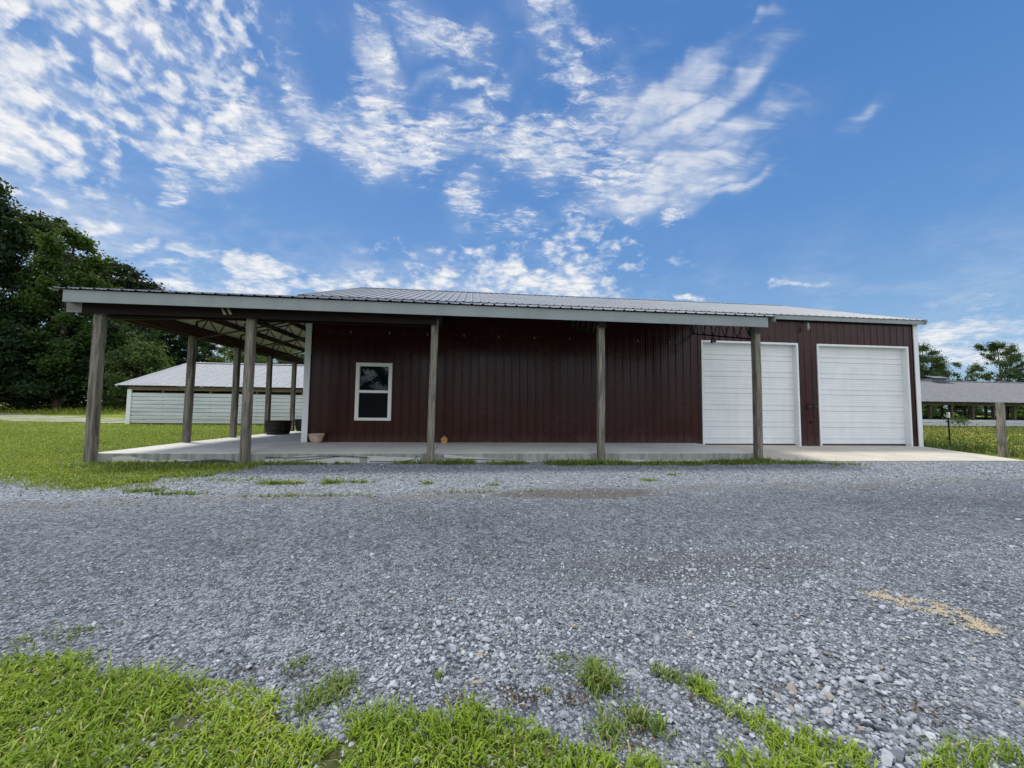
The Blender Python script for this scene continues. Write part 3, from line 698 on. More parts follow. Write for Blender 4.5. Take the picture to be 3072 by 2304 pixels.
# porch floor
mb = MB()
V = [(-7.10, 8.16, .2), (6.5, 8.16, .185), (6.5, 10.6, .185), (-4.2, 10.6, .2), (-7.10, 10.6, .19)]
mb.add(V+[(p[0], p[1], -.1) for p in V], [(0, 1, 2, 3, 4), (0, 5, 6, 1), (1, 6, 7, 2), (2, 7, 8, 3), (4, 9, 5, 0), (3, 8, 9, 4)])
V = [(-7.10, 10.6, .19), (-4.2, 10.6, .2), (-4.2, 16.9, .12), (-7.10, 16.9, .11)]
mb.add(V+[(p[0], p[1], -.1) for p in V], [(0, 1, 2, 3), (1, 5, 6, 2), (2, 6, 7, 3), (3, 7, 4, 0)])
slab = bpart(mb, 'porch_floor', M['slab'], bevel=.012)
def patch(pts, y, th, name='plaster_patch', mat='plaster'):
    mb = MB(); n = len(pts)
    V = [(x, y-th, z) for x, z in pts]+[(x, y, z) for x, z in pts]
    F = [tuple(range(n))]+[(i, i+n, (i+1) % n+n, (i+1) % n) for i in range(n)]
    mb.add(V, [f for f in F]); o = mb.build(name, M[mat], slab, bevel=.004); return o
def rough_outline(x0, x1, z0, zt, seed, n=16):
    rng = random.Random(seed); top = []
    for i in range(n+1):
        t = i/n; top.append((x0+(x1-x0)*t, zt(t)+rng.uniform(-.008, .008)))
    return [(x0, z0), (x1, z0)]+top[::-1]
patch(rough_outline(-6.72, -5.3, -.02, lambda t: .125-.085*t+.02*math.sin(t*9), 3), 8.158, .016)
patch(rough_outline(-4.0, -2.2, -.02, lambda t: .07+.07*math.sin(t*3.1), 4), 8.158, .014)
patch(rough_outline(-2.05, -1.0, -.02, lambda t: .125-.03*t, 5), 8.158, .012)
patch(rough_outline(-.52, 1.35, -.02, lambda t: .15*(1-t)**1.2+.01, 6), 8.158, .016)
patch(rough_outline(3.0, 6.3, -.03, lambda t: .035+.01*math.sin(t*12), 7), 8.158, .05)
def crack(pts, r=.006):  # thin black tubes standing for the dark cracks in the slab face
    mb = MB(); mb.tube(pts, r, 5); mb.build('crack_line', M['black'], slab)
crack([(-4.0, 8.139, .12), (-3.6, 8.138, .10), (-3.3, 8.139, .115), (-2.95, 8.137, .135), (-2.5, 8.138, .14), (-2.0, 8.139, .10)])
crack([(-3.5, 8.138, .04), (-3.0, 8.137, .09), (-2.6, 8.137, .13)])
crack([(-2.0, 8.138, .03), (-1.4, 8.136, .02), (-1.12, 8.138, .06), (-1.05, 8.139, .14)])
crack([(-.55, 8.138, .14), (-.5, 8.137, .08), (-.1, 8.137, .07), (.6, 8.136, .05), (1.2, 8.136, .01)])
# garage doors
def garage_door(x0, x1, label):
    ROW = .5175; y = YW+.13
    xa, xb = x0+.055, x1-.055; zt = DZ-.055; z0 = DB+.012
    prof = []; z = z0+.03; n = 6; rowh = (zt-z0-.03)/n
    for r_ in range(n):
        b0 = z+r_*rowh
        prof += [(b0, .026), (b0+.006, .024), (b0+.014, .0)]
        for fz, dp in ((.31, .020), (.54, .006), (.68, .006), (.84, .006)):
            c_ = b0+fz*rowh; prof += [(c_-.013, .0), (c_-.005, dp), (c_+.005, dp), (c_+.013, 0)]
        prof += [(b0+rowh-.002, .0)]
    V = [(xa, y+d, zz) for zz, d in prof]+[(xb, y+d, zz) for zz, d in prof]; m_ = len(prof)
    mb = MB(); mb.add(V, [(i, i+m_, i+m_+1, i+1) for i in range(m_-1)])
    o = bpart(mb, 'garage_door', M['white']); o['label'] = label
    mb = MB(); mb.box((xa, y+.002, z0-.012), (xb, y+.02, z0+.03)); mb.build('bottom_seal', M['black'], o)
    mb = MB()
    mb.box((x0, YW-.032, DB-.02), (x0+.055, YW+.16, DZ)); mb.box((x1-.055, YW-.032, DB-.02), (x1, YW+.16, DZ))
    mb.box((x0+.055, YW-.032, DZ-.055), (x1-.055, YW+.16, DZ))
    mb.build('door_frame', M['white'], o, bevel=.004)
    return o
garage_door(*D1, 'white sectional garage door partly behind the end porch post')
garage_door(*D2, 'white sectional garage door nearest the right corner')
# window
x0, x1 = WX; z0, z1 = WZ; zm = .5*(z0+z1)
mb = MB(); fr = .095
yo = YW-.045; yi = YW+.06
mb.box((x0, yo, z0), (x0+fr, yi, z1)); mb.box((x1-fr, yo, z0), (x1, yi, z1)); mb.box((x0+fr, yo, z1-fr), (x1-fr, yi, z1)); mb.box((x0+fr, yo, z0), (x1-fr, yi, z0+.075))
win = bpart(mb, 'window', M['vinyl'], bevel=.006)
mb = MB(); mb.box((x0+fr, yo+.02, zm-.035), (x1-fr, yi, zm+.035)); mb.build('meeting_rail', M['vinyl'], win, bevel=.004)
mb = MB(); mb.box((x0+fr, YW+.02, zm+.035), (x1-fr, YW+.03, z1-fr)); mb.build('upper_pane', M['glass'], win)
mb = MB(); mb.box((x0+fr, YW+.008, z0+.075), (x1-fr, YW+.016, zm-.035)); mb.build('lower_screen', M['screen'], win)
mb = MB()
for a in (x0-.012, x1-.004): mb.box((a, YW-.03, z0-.012), (a+.016, YW-.005, z1+.012))
mb.box((x0-.012, YW-.03, z1), (x1+.012, YW-.005, z1+.016)); mb.build('window_trim', M['maroon'], win)
# slide latch between the doors
mb = MB(); mb.bar((10.02, YW-.05, 1.27), (10.36, YW-.05, 1.28), .03, .035); mb.bar((10.10, YW-.055, 1.18), (10.10, YW-.055, 1.40), .03, .03)
mb.bar((10.10, YW-.06, 1.37), (10.14, YW-.10, 1.39), .025, .025); mb.tube([(10.27, YW-.02, 1.28), (10.27, YW-.09, 1.28)], .035, 10)
bpart(mb, 'slide_latch', M['black'])
mb = MB(); mb.tube([(10.19, YW-.0, .81), (10.19, YW-.06, .81)], .028, 10); mb.bar((10.15, YW-.05, .85), (10.22, YW-.05, .78), .02, .02); bpart(mb, 'latch_knob', M['black'])
mb = MB(); mb.box((9.86, YW-.024, .1), (9.872, YW-.018, 3.9)); mb.box((10.31, YW-.026, .1), (10.322, YW-.018, 3.2)); bpart(mb, 'door_seam', M['black'])

# ------------------------------------------------------------------ things on and around the porch
# wall lamp under the eave between the garage doors
t = empty('wall_lamp', (10.06, 10.5, 3.72)); tag(t, 'clear wall lamp on dark bracket under the eave between the garage doors', 'wall lamp')
mb = MB(); mb.tube([(.0, .03, .14), (.02, -.06, .15), (.0, -.10, .06)], .012, 8); mb.box((-.05, .01, .08), (.05, .032, .2)); mb.build('bracket', M['dark_steel'], t)
mb = MB(); mb.lathe([(.0, .06), (.025, .06), (.035, -.0), (.045, -.07), (.043, -.13), (.022, -.17), (0, -.175)], 16, (0, -.10, 0)); mb.build('lamp_shade', M['bulb'], t, smooth=True)
mb = MB(); mb.bar((.1, -.02, .17), (.75, -.08, .22), .03, .05); mb.build('arm', M['dark_steel'], t)
# string lights along the wall
def strip_lights(name, pts, bulbs, label):
    t = empty(name, pts[0]); o = Vector(pts[0]); tag(t, label, 'string lights')
    mb = MB(); q = []
    for a, b_ in zip(pts[:-1], pts[1:]):
        a, b_ = Vector(a), Vector(b_)
        for k_ in range(6):
            s_ = k_/6; p = a.lerp(b_, s_); p.z -= .10*math.sin(s_*math.pi); q.append(p-o)
    q.append(Vector(pts[-1])-o)
    mb.tube(q, .003, 5); mb.build('wire', M['black'], t)
    for p in bulbs:
        p = Vector(p)-o
        mb = MB(); mb.lathe([(0, .0), (.014, .0), (.016, -.03), (.012, -.035)], 10, p); c = mb.build('bulb_socket', M['black'], t)
        mb = MB(); mb.lathe([(.012, -.035), (.022, -.06), (.024, -.078), (.015, -.096), (0, -.10)], 12, p); mb.build('bulb', M['bulb'], t, smooth=True)
bx = [-3.165, -2.17, -1.17, -.186, .75, 1.75, 2.75, 3.75, 4.75, 5.7]
strip_lights('string_lights', [(x, 10.47, 3.16) for x in [-4.1]+bx+[6.4]], [(x, 10.47, 3.16) for x in bx], 'string of small clear bulbs hung along the maroon wall under the porch')
ly = [8.9, 10.5, 12.4, 14.3, 16.2]
strip_lights('string_lights', [(-5.2, y, 3.2) for y in ly], [(-5.2, y, 3.2) for y in (9.7, 10.5, 11.5, 12.4, 13.4, 14.3, 15.3)], 'string of small bulbs hung along the trusses of the side porch')
# twin spot on the end truss
t = empty('hanging_spotlight', (6.47, 9.6, 3.05)); tag(t, 'small twin spotlight clamped under the end truss before the left garage door', 'spotlight')
mb = MB(); mb.tube([(0, 0, .12), (0, 0, 0)], .012, 6); mb.bar((0, -.06, 0), (0, .06, 0), .02, .02); mb.build('bracket', M['black'], t)
for dy in (-.06, .06):
    mb = MB(); mb.lathe([(.018, .02), (.03, -.02), (.036, -.07), (0, -.075)], 12, (0, dy, -.02)); mb.build('lamp_head', M['black'], t)
    mb = MB(); mb.lathe([(.034, -.072), (.034, -.085), (0, -.086)], 12, (0, dy, -.02)); mb.build('lens', M['bulb'], t)
# pale twin strap under the front beam
t = empty('flag_bracket', (-4.72, 7.94, 2.98)); tag(t, 'pale twin flag bracket screwed to front beam beside the second post', 'bracket')
mb = MB(); mb.bar((-.08, -.02, .03), (-.01, -.045, -.10), .045, .02); mb.build('socket', M['terracotta'], t)
mb = MB(); mb.bar((.02, -.02, .03), (.09, -.045, -.09), .045, .02); mb.build('socket', M['terracotta'], t)
# half-barrel planters
def barrel(loc, label):
    t = empty('barrel_planter', loc, random.uniform(0, 3)); tag(t, label, 'planter', 'half barrel planters on the side porch')
    Rr = lambda z: .335+.075*(z/.46)+.012*math.sin(z/.46*math.pi)
    mb = MB(); n = 22; V = []; F = []
    for i in range(n):
        a0 = 2*math.pi*(i+.02)/n; a1 = 2*math.pi*(i+.98)/n; zs = [0, .12, .24, .36, .46]; b0 = len(V)
        for z in zs:
            for a in (a0, a1): V.append((Rr(z)*math.cos(a), Rr(z)*math.sin(a), z))
        for a in (a0, a1): V.append(((Rr(.46)-.03)*math.cos(a), (Rr(.46)-.03)*math.sin(a), .46))
        for a in (a0, a1): V.append(((Rr(.3)-.03)*math.cos(a), (Rr(.3)-.03)*math.sin(a), .34))
        for k_ in range(6): F.append((b0+2*k_, b0+2*k_+1, b0+2*k_+3, b0+2*k_+2))
    mb.add(V, F); mb.build('staves', M['barrel'], t)
    for z, h in ((.05, .05), (.21, .045), (.36, .05)):
        mb = MB(); mb.lathe([(Rr(z)+.001, z), (Rr(z)+.007, z+.002), (Rr(z+h)+.007, z+h-.002), (Rr(z+h)+.001, z+h)], 44); mb.build('hoop', M['hoop'], t, smooth=False)
    mb = MB(); mb.lathe([(0, .37), (.2, .39), (.385, .36)], 24); mb.build('soil', M['bark'], t)
random.seed(4)
barrel((-6.52, 14.05, .145), 'dark half barrel planter on the porch floor fully in view beside a post')
barrel((-6.62, 16.55, .118), 'dark half barrel planter half hidden behind the white corner trim')
# flower pot
t = empty('flower_pot', (-3.85, 10.28, .198)); tag(t, 'empty pinkish terracotta bowl pot against the wall by the corner trim', 'flower pot')
mb = MB(); mb.lathe([(0, 0), (.092, 0), (.105, .01), (.155, .11), (.176, .19), (.178, .205), (.192, .208), (.196, .225), (.186, .236), (.172, .225), (.15, .12), (.1, .04)], 32); mb.build('bowl', M['terracotta'], t, smooth=True)
mb = MB(); mb.lathe([(0, .16), (.158, .155)], 24); mb.build('soil', M['bark'], t)
# bird house
t = empty('birdhouse', (-.655, 10.3, .197)); tag(t, 'tiny raw wood birdhouse on the porch floor beside the middle post', 'birdhouse')
mb = MB(); w, d, h = .072, .065, .115
V = [(-w, -d, 0), (w, -d, 0), (w, -d, h), (0, -d, h+.075), (-w, -d, h)]; V += [(x, d, z) for x, y, z in V]
mb.add(V, [(0, 1, 2, 3, 4), (9, 8, 7, 6, 5), (0, 5, 6, 1), (1, 6, 7, 2), (2, 7, 8, 3), (3, 8, 9, 4), (4, 9, 5, 0)]); mb.build('house_body', M['birdhouse'], t, bevel=.002)
mb = MB(); mb.bar((0, -.085, h+.08), (0, .085, h+.08), .02, .02)
for sg in (-1, 1):
    mb.add([(0, -.085, h+.088), (sg*.098, -.085, h-.018), (sg*.098, .085, h-.018), (0, .085, h+.088), (0, -.085, h+.076), (sg*.09, -.085, h-.024), (sg*.09, .085, h-.024), (0, .085, h+.076)],
           [(0, 1, 2, 3), (7, 6, 5, 4), (0, 4, 5, 1), (1, 5, 6, 2), (2, 6, 7, 3)])
mb.build('roof', M['birdhouse'], t)
mb = MB(); mb.tube([(0, -d-.002, .085), (0, -d+.01, .085)], .019, 14); mb.build('entry_hole', M['black'], t)
# black drain pipe along the slab
mb = MB(); mb.tube([(-5.5, 8.06, .02), (-5.2, 8.03, .03), (-4.9, 8.05, .055), (-4.75, 8.06, .05), (-4.5, 8.02, .03), (-4.46, 8.0, .02)], [.03, .034, .036, .036, .03, .02], 8)
o = mb.build('drain_pipe', M['rubber']); tag(o, 'black flexible drain pipe lying along the foot of the slab', 'pipe')

# ------------------------------------------------------------------ sheds
def hribs(mb, xa, xb, y, z0, z1, rows, depth=.02):
    prof = []; rh = (z1-z0)/rows
    for i in range(rows):
        b0 = z0+i*rh; prof += [(b0, 0.0), (b0+rh*.86, -.022), (b0+rh*.88, .07), (b0+rh-.004, .07)]
    prof.append((z1, 0.0)); n = len(prof)
    mb.add([(xa, y+d, z) for z, d in prof]+[(xb, y+d, z) for z, d in prof], [(i, i+n, i+n+1, i+1) for i in range(n-1)])
t = empty('shed', (-18.3, 22.8, 0)); tag(t, 'low white sided shed with tin roof seen through the side porch', 'shed')
SO = Vector((-18.3, 22.8, 0))
def spart(mb, name, mat, O, par, **kw):
    o = mb.build(name, mat, par, **kw); o.location = -O; return o
XR = 3.0
mb = MB(); hribs(mb, -18.15, XR, 22.8, .10, 1.73, 8)
mb.add([(-18.2, 22.8, 0), (-18.2, 32.4, 0), (-18.2, 32.4, 1.8), (-18.2, 22.8, 1.8)], [(0, 3, 2, 1)])
spart(mb, 'wall', M['shed_siding'], SO, t)
mb = MB()
for xa, xb, zt in ((-18.19, -12.9, 2.2), (-12.9, -11.2, 1.55), (-11.2, XR, 2.2)): mb.box((xa, 32.4, 0), (xb, 32.46, zt))
mb.box((-18.17, 22.95, 0), (-18.12, 32.4, 2.2))
spart(mb, 'back_wall', M['bark'], SO, t)
mb = MB(); mb.box((-18.28, 22.74, 0), (-18.08, 22.79, 1.9)); mb.box((-18.28, 22.79, 0), (-18.24, 22.95, 1.9)); spart(mb, 'corner_trim', M['white'], SO, t)
mb = MB(); mb.box((-18.2, 22.82, -.05), (XR, 22.9, .1)); spart(mb, 'foundation', M['bark'], SO, t)
mb = MB(); mb.box((-18.25, 22.76, 1.86), (XR, 22.8, 2.06)); spart(mb, 'eave_beam', M['shed_wood'], SO, t)
mb = MB()
for i, x in enumerate(np.arange(-16.6, XR, 2.4)):
    mb = MB(); mb.box((x-.05, 22.84, 0), (x+.05, 22.94, 2.05)); spart(mb, 'post', M['shed_wood'], SO, t)
Lr = math.hypot(5.2, 1.76)
mb = MB(); ribbed_sheet(mb, (0, 22.5, 2.11), (1, 0, 0), (0, 5.2, 1.76), (0, -1.76, 5.2), -18.62, XR+.3, lambda u: Lr, pitch=.61, h=.018, minor=.012)
ribbed_sheet(mb, (0, 32.9, 2.11), (1, 0, 0), (0, -5.2, 1.76), (0, 1.76, 5.2), -18.62, XR+.3, lambda u: Lr, pitch=.61, h=.018, minor=.012)
rf = spart(mb, 'roof', M['old_roof'], SO, t)
mb = MB(); mb.add([(-18.64, 27.7, 3.93), (XR, 27.7, 3.93), (XR, 27.5, 3.865), (-18.64, 27.5, 3.865)], [(0, 1, 2, 3)]); mb.add([(-18.64, 27.7, 3.93), (XR, 27.7, 3.93), (XR, 27.9, 3.865), (-18.64, 27.9, 3.865)], [(3, 2, 1, 0)]); mb.build('ridge_cap', M['old_roof'], rf)
mb = MB(); mb.bar((-18.64, 22.45, 2.08), (-18.64, 27.7, 3.87), .03, .09); mb.bar((-18.64, 27.7, 3.87), (-18.64, 32.95, 2.08), .03, .09); mb.build('rake_trim', M['white'], rf)

t = empty('shed', (16, 22.2, 0)); tag(t, 'low open sided shed with tin roof beyond the yellow flowered fence line', 'shed')
SO = Vector((16, 22.2, 0)); XL, XR = 17.0, 66.0
mb = MB(); hribs(mb, XL, XR, 22.2, .30, .70, 2); mb.add([(XL, 22.2, .28), (XR, 22.2, .28), (XR, 22.2, .30), (XL, 22.2, .30)], [(0, 1, 2, 3)]); spart(mb, 'wall', M['shed_siding'], SO, t)
mb = MB(); mb.box((XL, 22.22, -.1), (XR, 22.34, .3)); spart(mb, 'foundation', mat_concrete('tan_block', (.30, .24, .17), (.40, .33, .24), (.24, .2, .14)), SO, t)
mb = MB(); mb.box((XL, 22.16, 1.62), (XR, 22.2, 1.80)); spart(mb, 'eave_beam', M['bark'], SO, t)
for i, x in enumerate(np.arange(XL+.2, XR, 1.62)):
    mb = MB(); mb.box((x-.07, 22.22, .0), (x+.07, 22.36, 1.80)); spart(mb, 'post', M['bark'], SO, t)
for i, x in enumerate(np.arange(XL+.9, XR, 2.4)):
    mb = MB(); mb.box((x-.08, 31.7, .0), (x+.08, 31.84, 1.85)); spart(mb, 'post', M['bark'], SO, t)
mb = MB(); mb.box((XL, 31.84, -.1), (XR, 31.94, .75)); spart(mb, 'back_wall', M['bark'], SO, t)
Lr = math.hypot(5.2, 1.82)
mb = MB(); ribbed_sheet(mb, (0, 21.8, 1.85), (1, 0, 0), (0, 5.2, 1.82), (0, -1.82, 5.2), XL-.4, XR, lambda u: Lr, pitch=.61, h=.03, minor=.012)
ribbed_sheet(mb, (0, 32.2, 1.85), (1, 0, 0), (0, -5.2, 1.82), (0, 1.82, 5.2), XL-.4, XR, lambda u: Lr, pitch=.61, h=.03, minor=.012)
rf = spart(mb, 'roof', M['grey_roof'], SO, t)
mb = MB(); mb.add([(XL-.4, 27, 3.72), (XR, 27, 3.72), (XR, 26.8, 3.66), (XL-.4, 26.8, 3.66)], [(0, 1, 2, 3)]); mb.add([(XL-.4, 27, 3.72), (XR, 27, 3.72), (XR, 27.2, 3.66), (XL-.4, 27.2, 3.66)], [(3, 2, 1, 0)]); mb.build('ridge_cap', M['grey_roof'], rf)
mb = MB()
for xa, xb in ((36.2, 37.7),):
    mb.box((xa+.1, 26.55, 3.55), (xb-.1, 27.45, 3.85)); mb.add([(xa, 26.3, 3.84), (xb, 26.3, 3.84), (xb, 27, 4.05), (xa, 27, 4.05), (xa, 27.7, 3.84), (xb, 27.7, 3.84)], [(0, 1, 2, 3), (3, 2, 5, 4)])
mb.build('ridge_vent', M['grey_roof'], rf)

# ------------------------------------------------------------------ fences
t = empty('wire_fence', (14.04, 8.8, 0)); tag(t, 'wire fence of one grey wooden post and one thin metal post beside the apron', 'fence')
FO = Vector((14.04, 8.8, 0))
mb = MB(); n = 10
mb.tube([(14.05+.015*math.sin(i), 8.8, -.05+1.49*i/n) for i in range(n+1)], [.088-.012*i/n+.003*math.sin(i*2.3) for i in range(n+1)], 12); o = spart(mb, 'wooden_post', M['post'], FO, t)
mb = MB(); mb.box((14.965, 10.56, -.05), (14.972, 10.60, 1.1)); mb.box((14.95, 10.575, -.05), (14.99, 10.582, 1.1)); mp_ = spart(mb, 'metal_post', M['black'], FO, t)
mb = MB(); mb.box((14.945, 10.55, .98), (14.995, 10.61, 1.16)); mb.build('insulator', M['white'], mp_)
for z in (.95, .62, .32):
    mb = MB(); mb.tube([(22, 8.3, z), (14.05, 8.72, z), (14.97, 10.56, z), (16.2, 14, z), (18.5, 21.5, z)], .0025, 4); spart(mb, 'wire', M['dark_steel'], FO, t)
t = empty('wire_fence', (-50, 50, 0)); tag(t, 'far wire fence on thin dark posts before the trees', 'fence')
FO = Vector((-50, 50, 0)); pp = [(-53.5, 47.5), (-49.0, 52.5), (-44.6, 57.0), (-40, 61), (-35.5, 65)]
for x, y in pp:
    z = float(terrain(x, y)); mb = MB(); mb.bar((x, y, z-.1), (x, y, z+1.15), .09, .09); p_ = spart(mb, 'metal_post', M['black'], FO, t)
    mb = MB(); mb.box((x-.06, y-.06, z+1.12), (x+.06, y+.06, z+1.4)); mb.build('insulator', M['white'], p_)
for h in (.6, 1.05):
    mb = MB(); mb.tube([(x, y, float(terrain(x, y))+h) for x, y in pp], .006, 4); spart(mb, 'wire', M['dark_steel'], FO, t)

# ------------------------------------------------------------------ trees
def leaf_quads(C, size, rng, flat=.5, aspect=.55):
    n = len(C)
    nrm = rng.normal(size=(n, 3)); nrm[:, 2] = np.abs(nrm[:, 2])+flat; nrm /= np.linalg.norm(nrm, axis=1)[:, None]
    a = rng.normal(size=(n, 3)); a -= (a*nrm).sum(1)[:, None]*nrm; a /= np.linalg.norm(a, axis=1)[:, None]
    b_ = np.cross(nrm, a); s_ = (size*rng.uniform(.6, 1.3, n))[:, None]
    fold = nrm*s_*.18
    V = np.stack([C-a*s_*.5, C+b_*s_*.5*aspect+fold, C+a*s_*.5, C-b_*s_*.5*aspect+fold], 1).reshape(-1, 3)
    F = np.arange(n*4).reshape(-1, 4)
    return V, F
def tree_meshes(seed, h, cr, cb, kind, nleaf, leaf, mat, dense=1.0):
    rng = np.random.default_rng(seed); mb = MB()
    tr = h*.016+.05
    def axis(t): return np.array([.25*math.sin(t*3+seed)*t*cr*.25, .25*math.cos(t*2.3+seed*1.7)*t*cr*.25, t*h])
    ts = np.linspace(0, .97, 10)
    mb.tube([axis(t) for t in ts], [tr*(1.25 if t == 0 else 1)*(1-.88*t) for t in ts], 8)
    def prof(t):
        if kind == 'round': return (math.sin(math.pi*min(1, (t*.88+.12)))**.65)
        if kind == 'tall': return (1-t)**.45*(.55+.45*min(1, t*3))
        if kind == 'pine': return (1-t*t)**.5*.85+.15
        if kind == 'bush': return (1-t*t)**.5
        if kind == 'wispy': return .35+.65*math.sin(math.pi*(t*.8+.1))
    clumps = []; nb = {'pine': 34, 'bush': 26, 'wispy': 16}.get(kind, 30)
    for i in range(nb):
        t = (i+rng.uniform(.1, .9))/nb
        t0 = cb+(1-cb)*t*.93; base = axis(min(.95, t0-.04 if t0 > .08 else t0)); an = i*2.399+rng.uniform(-.5, .5)
        ln = cr*prof(t)*rng.uniform(.62, 1.12)
        rise = {'pine': .12, 'bush': .35}.get(kind, .35+.5*t)*ln*rng.uniform(.5, 1.2)
        if t > .92: rise = ln*1.1
        d = np.array([math.cos(an), math.sin(an), 0])
        pts = []
        for s_ in np.linspace(0, 1, 5):
            p = base+d*ln*s_+np.array([0, 0, rise*s_**1.3]); p = p+rng.normal(0, .03*ln, 3)*s_; pts.append(p)
        r0 = max(.03, tr*(1-t0)*.55); mb.tube(pts, [r0*(1-.8*s_) for s_ in np.linspace(0, 1, 5)], 5, cap=False)
        nt_ = 4 if kind != 'pine' else 3
        for k_ in range(nt_):
            s_ = rng.uniform(.35, 1.0); p = np.array(pts[0])*(1-s_)+np.array(pts[-1])*s_
            a2 = an+rng.uniform(-1.3, 1.3); l2 = ln*.42*rng.uniform(.5, 1.2)*(1.2-s_*.5)
            q = p+np.array([math.cos(a2)*l2, math.sin(a2)*l2, l2*rng.uniform(-.15, .6)])
            mb.tube([p, (p+q)/2+rng.normal(0, .05*l2, 3), q], [r0*.35, r0*.22, r0*.1], 4, cap=False)
            clumps.append((q, rng.uniform(.6, 1.25), t)); 
            if rng.random() < .5: clumps.append(((p+q)/2, rng.uniform(.5, .9), t))
        clumps.append((np.array(pts[-1]), rng.uniform(.7, 1.2), t))
    if kind in ('round', 'tall', 'bush') and dense > .8:
        for k_ in range(int(26*dense)):
            t = rng.uniform(.05, .95); an = rng.uniform(0, 6.28); rr = cr*prof(t)*math.sqrt(rng.uniform(0, .7))
            clumps.append((axis(cb+(1-cb)*t)+np.array([math.cos(an)*rr, math.sin(an)*rr, 0]), rng.uniform(.7, 1.3), t))
    W = np.array([c[1]**2 for c in clumps]); cnt = (W/W.sum()*nleaf).astype(int)+3
    cs = {'pine': .16, 'bush': .19, 'wispy': .15, 'round': .135}.get(kind, .15)*cr
    P = []
    for (c, r_, t), n_ in zip(clumps, cnt):
        v = rng.normal(size=(n_, 3)); v /= np.linalg.norm(v, axis=1)[:, None]
        v *= np.clip(np.abs(rng.normal(0, .68, n_)), .05, 1.9)[:, None]*cs*1.15*r_
        v[:, 2] *= .45 if kind == 'pine' else .7
        P.append(c+v)
    P = np.concatenate(P); P = P[P[:, 2] > .15]
    V, F = leaf_quads(P, leaf, rng, .4 if kind != 'pine' else .1, .6 if kind != 'pine' else .28)
    tm = bpy.data.meshes.new('trunk'); tm.from_pydata([tuple(v) for v in mb.v], [], mb.f); tm.materials.append(M['bark']); tm.update()
    return tm, npmesh('crown', V, F, mat)
PROTO = {
    'hardwood_dark': tree_meshes(3, 22, 6.0, .10, 'tall', 30000, .42, M['leaf_dark']),
    'hardwood_mid': tree_meshes(8, 21, 5.2, .12, 'tall', 27000, .40, M['leaf_mid']),
    'pine': tree_meshes(5, 19, 4.4, .55, 'bush', 22000, .42, M['leaf_pine']),
    'bush': tree_meshes(7, 9, 4.2, .04, 'bush', 16000, .36, M['leaf_mid']),
    'bush_pale': tree_meshes(17, 9, 4.2, .04, 'bush', 15000, .34, M['leaf_pale']),
    'bush_dark': tree_meshes(12, 10, 4.8, .03, 'bush', 18000, .38, M['leaf_dark']),
    'field_tree': tree_meshes(14, 13, 4.3, .14, 'round', 19000, .27, M['leaf_field'], .5),
    'field_full': tree_meshes(33, 13, 4.4, .08, 'bush', 21000, .27, M['leaf_field'], .9),
    'wispy': tree_meshes(21, 14, 4.6, .25, 'wispy', 5200, .40, M['leaf_pale'], .3),
}
def tree(kind, name, x, y, h, label, cat='tree', wide=1.0, rz=0.0, group=None):
    h0 = {'hardwood_dark': 22, 'hardwood_mid': 21, 'pine': 19, 'bush': 9, 'bush_dark': 10, 'field_tree': 13, 'wispy': 14, 'field_full': 13, 'bush_pale': 9}[kind]
    t = empty(name, (x, y, float(terrain(x, y))-.05), rz); s_ = h/h0; t.scale = (s_*wide, s_*wide, s_); tag(t, label, cat, group)
    tm, cm = PROTO[kind]; link('trunk', tm, t); link('crown', cm, t)
W1 = 'trees at the wood edge on the left'; W2 = 'trees beyond the shed on the left'; W3 = 'trees beyond the right shed'
tree('hardwood_dark', 'hardwood_tree', -50.2, 44, 25.5, 'tallest dark hardwood tree at the left edge of the wood', wide=.85, rz=.3, group=W1)
tree('hardwood_dark', 'hardwood_tree', -49.6, 49, 23.5, 'dark hardwood tree second from the left edge, ragged top against cloud', wide=.9, rz=2.1, group=W1)
tree('hardwood_mid', 'hardwood_tree', -43.6, 46, 20.6, 'lighter green hardwood tree with open top above the porch roof corner', wide=.92, rz=4.0, group=W1)
tree('hardwood_dark', 'hardwood_tree', -58, 40, 24.0, 'dark hardwood tree cut by the left edge of the picture', wide=1.0, rz=5.0, group=W1)
tree('pine', 'pine_tree', -50.7, 60, 20.2, 'dark round topped pine standing just above the porch roof corner', wide=1.15, rz=1.0, group=W1)
tree('bush_dark', 'bushy_tree', -47.5, 42.5, 9.6, 'low dark bushy tree filling the foot of the wood at far left', wide=1.1, rz=.5, group=W1)
tree('bush_dark', 'bushy_tree', -45.6, 46.0, 9.0, 'low dark bushy tree left of the corner post', wide=1.0, rz=2.5, group=W1)
tree('bush_dark', 'bushy_tree', -43.6, 49.5, 11.5, 'dark bushy tree directly behind the corner post', wide=.95, rz=4.4, group=W1)
tree('bush', 'bushy_tree', -40.3, 50, 8.6, 'mid green bushy tree just right of the corner post', wide=1.0, rz=.2, group=W1)
tree('bush_pale', 'bushy_tree', -36.5, 47, 7.6, 'lighter green bush above the left end of the white shed roof', wide=1.0, rz=1.9, group=W1)
tree('hardwood_mid', 'hardwood_tree', -42.5, 54, 14.5, 'mid green tree standing behind the light bush right of the corner post', wide=1.0, rz=1.2, group=W1)
tree('hardwood_dark', 'hardwood_tree', -47.0, 64, 15.5, 'dark tree between the corner post and the next post', wide=1.15, rz=3.1, group=W2)
tree('hardwood_dark', 'hardwood_tree', -42.0, 64, 11.5, 'lower dark tree behind the ridge end of the white shed', wide=1.1, rz=.7, group=W2)
tree('wispy', 'slender_tree', -53.8, 82, 14.5, 'thin pale see through tree above the white shed ridge', wide=1.0, rz=.5, group=W2)
tree('wispy', 'slender_tree', -47.5, 80, 13.0, 'thin pale tree with sky gaps just left of a porch post', wide=1.0, rz=2.6, group=W2)
